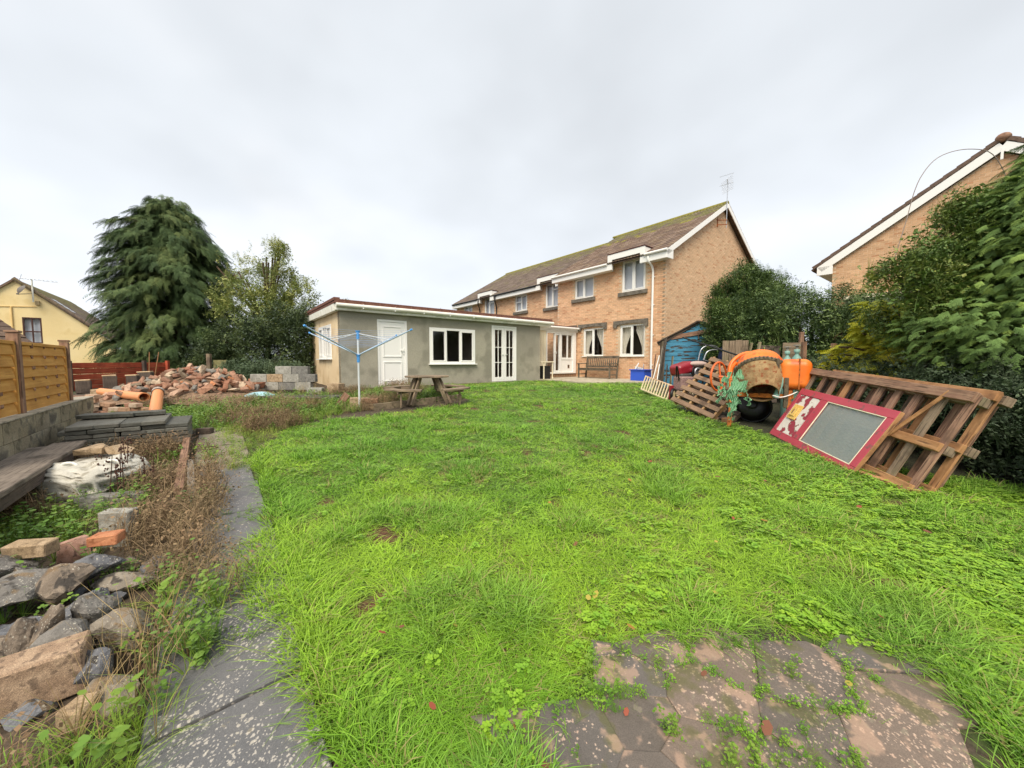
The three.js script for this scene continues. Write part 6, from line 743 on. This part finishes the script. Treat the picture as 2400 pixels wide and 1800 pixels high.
// the long pallets leaning on the ivy
function bigPallet(label, origin, u, v, Lx, hgt, o2 = {}) { const o = thing('wooden_pallet', label, 'pallet', V(0, 0, 0)); palletMatrix(o, origin, u, v); const R = () => pick([mWoodBrown, mWoodBrown, mWoodOld, mWoodWarm]);
  // local -x runs away from the viewer
  part('top_rail', o, bx(Lx, .10, .045, -Lx / 2, hgt - .05, .024, .005, .003), o2.top || mWoodBrown); if (o2.mid) part('middle_rail', o, bx(Lx * .42, .09, .04, -Lx * .21, hgt * .47, .021, .005, .003), mWoodWarm); part('bottom_rail', o, bx(Lx, .1, .045, -Lx / 2, .05, .024, .005, .003), mWoodWarm);
  const n = o2.n || 11; for (let i = 0; i < n; i++) { const x = -.05 - (Lx - .1) * i / (n - 1); part('slat', o, bx(.085 + rr(-.01, .02), hgt - .01 + rr(-.01, .01), .025, x + rr(-.015, .015), hgt / 2, -.014, .003, .003), R()); }
  for (let i = 0; i < n - 1; i++) if (i % 2 === 0 || o2.dense) part('rear_slat', o, bx(.09, hgt, .022, -.05 - (Lx - .1) * (i + .5) / (n - 1), hgt / 2, -.15, .003, .003), pick([mWoodOld, mWoodDark, mWoodBrown])); for (const y of [.05, hgt * .47, hgt - .06]) part('rear_rail', o, bx(Lx, .09, .09, -Lx / 2, y, -.082), mWoodOld); return o; }
bigPallet('long slatted pallet leaning on the ivy directly behind the red door', W(3.94, .23, 3.62), V(-.165, -.075, 1), V(.45, .97, 0), 2.45, 1.12, { mid: 1, n: 10 });
bigPallet('second long pallet leaning behind, showing its end at the right edge of the stack', W(4.09, .22, 3.56), V(-.15, -.07, 1), V(.44, .98, 0), 2.2, 1.14, { n: 9, mid: 1, top: mWoodWarm });
single('loose_batten', 'thin batten lying diagonally across the front long pallet', 'batten', bar(V(0, 0, 0), V(.22, .52, .38), .035, .03), mWoodWarm, W(4.17, .73, 4.1));
single('loose_timber', 'orange brown timber lying on the ground along the foot of the long pallet', 'timber', bar(V(0, 0, 0), V(.1, -.05, .78), .07, .07), mWoodWarm, W(3.88, .30, 4.35));
// red door
{ const o = thing('red_door', 'old red door with glass pane lying on its side against the pallets', 'door', V(0, 0, 0)); palletMatrix(o, W(3.80, .27, 4.13), V(-.36, -.12, 1.84), V(.42, .74, .02)); const Lx = 1.88, H = .85; const mR = MT(tex(512, (u, v) => { let c = mixc([168, 56, 70], [188, 74, 88], fbm(u * 4, v * 20, 4, 91, 4)); return mixc(c, [120, 84, 78], sm(.66, .74, fbm(u * 9, v * 9, 9, 93, 5)) * .7); }, 1), { roughness: .5, bumpScale: .001 });
  const fr = (x0, x1, y0, y1, t = .04) => bx2(-x1, -x0, y0, y1, -t, 0); // x measured from the near end
  part('door_frame', o, [fr(0, Lx, 0, .1), fr(0, Lx, H - .1, H), fr(0, .105, .101, H - .101), fr(1.14, 1.30, .101, H - .101), fr(Lx - .085, Lx, .101, H - .101)], mR);
  part('lower_panel', o, fr(1.302, Lx - .087, .102, H - .102, .026).translate(0, 0, -.008), MT(tex(512, (u, v) => { let c = mixc([208, 200, 190], [222, 214, 206], fbm(u * 8, v * 8, 8, 95, 4)); const s = fbm(u * 7, v * 7, 7, 97, 5); c = mixc(c, [150, 132, 120], sm(.55, .57, s)); c = mixc(c, [148, 52, 66], sm(.59, .61, s)); return c; }, .75)), 'panel with white paint flaking to red');
  const dy = MT(mottle(0xd9b25c, 0xe4c274, 0xc09446, .3, 360, 4, .1)); const fl = part('letter_flap', o, [bx2(-1.75, -1.53, .34, .58, -.006, .008), bx2(-1.71, -1.57, .39, .53, .008, .022)], dy, 'yellow square flap'); part('slot', fl, bx2(-1.665, -1.645, .42, .5, .022, .027), mWoodBrown);
  part('pane', o, new THREE.PlaneGeometry(1.035, H - .2).translate(-.6225, H / 2, -.022), M({ color: 0xb9c4c0, transmission: .6, thickness: 0, roughness: .28, ior: 1.5, bumpMap: bumpFine, bumpScale: .003 })); part('glazing_bead', o, [fr(.106, 1.139, .1, .112, .012), fr(.106, 1.139, H - .112, H - .1, .012), fr(.106, .118, .113, H - .113, .012), fr(1.127, 1.139, .113, H - .113, .012)], mCream); part('door_edge', o, bx2(.001, .012, .0, H, -.045, -.001), mWoodWarm); }
{ const o = thing('white_outbuilding', 'white panelled wall glimpsed through the golden conifer', 'outbuilding', W(10.2, .6, 8.3), -.75); for (let i = 0; i < 8; i++) part('panel', o, bx(.48, 1.75, .05, -1.9 + i * .49, .9, 0), mWhiteOld); part('roof_edge', o, bx(4.1, .12, .3, -.1, 1.84, -.1), mWhite); part('back_wall', o, bx(4, 1.75, .1, -.1, .9, -1.6), mWhiteOld); part('roof', o, bx(4.1, .06, 1.7, -.1, 1.93, -.85), mConc); }
scene.traverse(o => { if (o.isMesh) { o.castShadow = o.receiveShadow = true; } });
renderer.render(scene, camera);
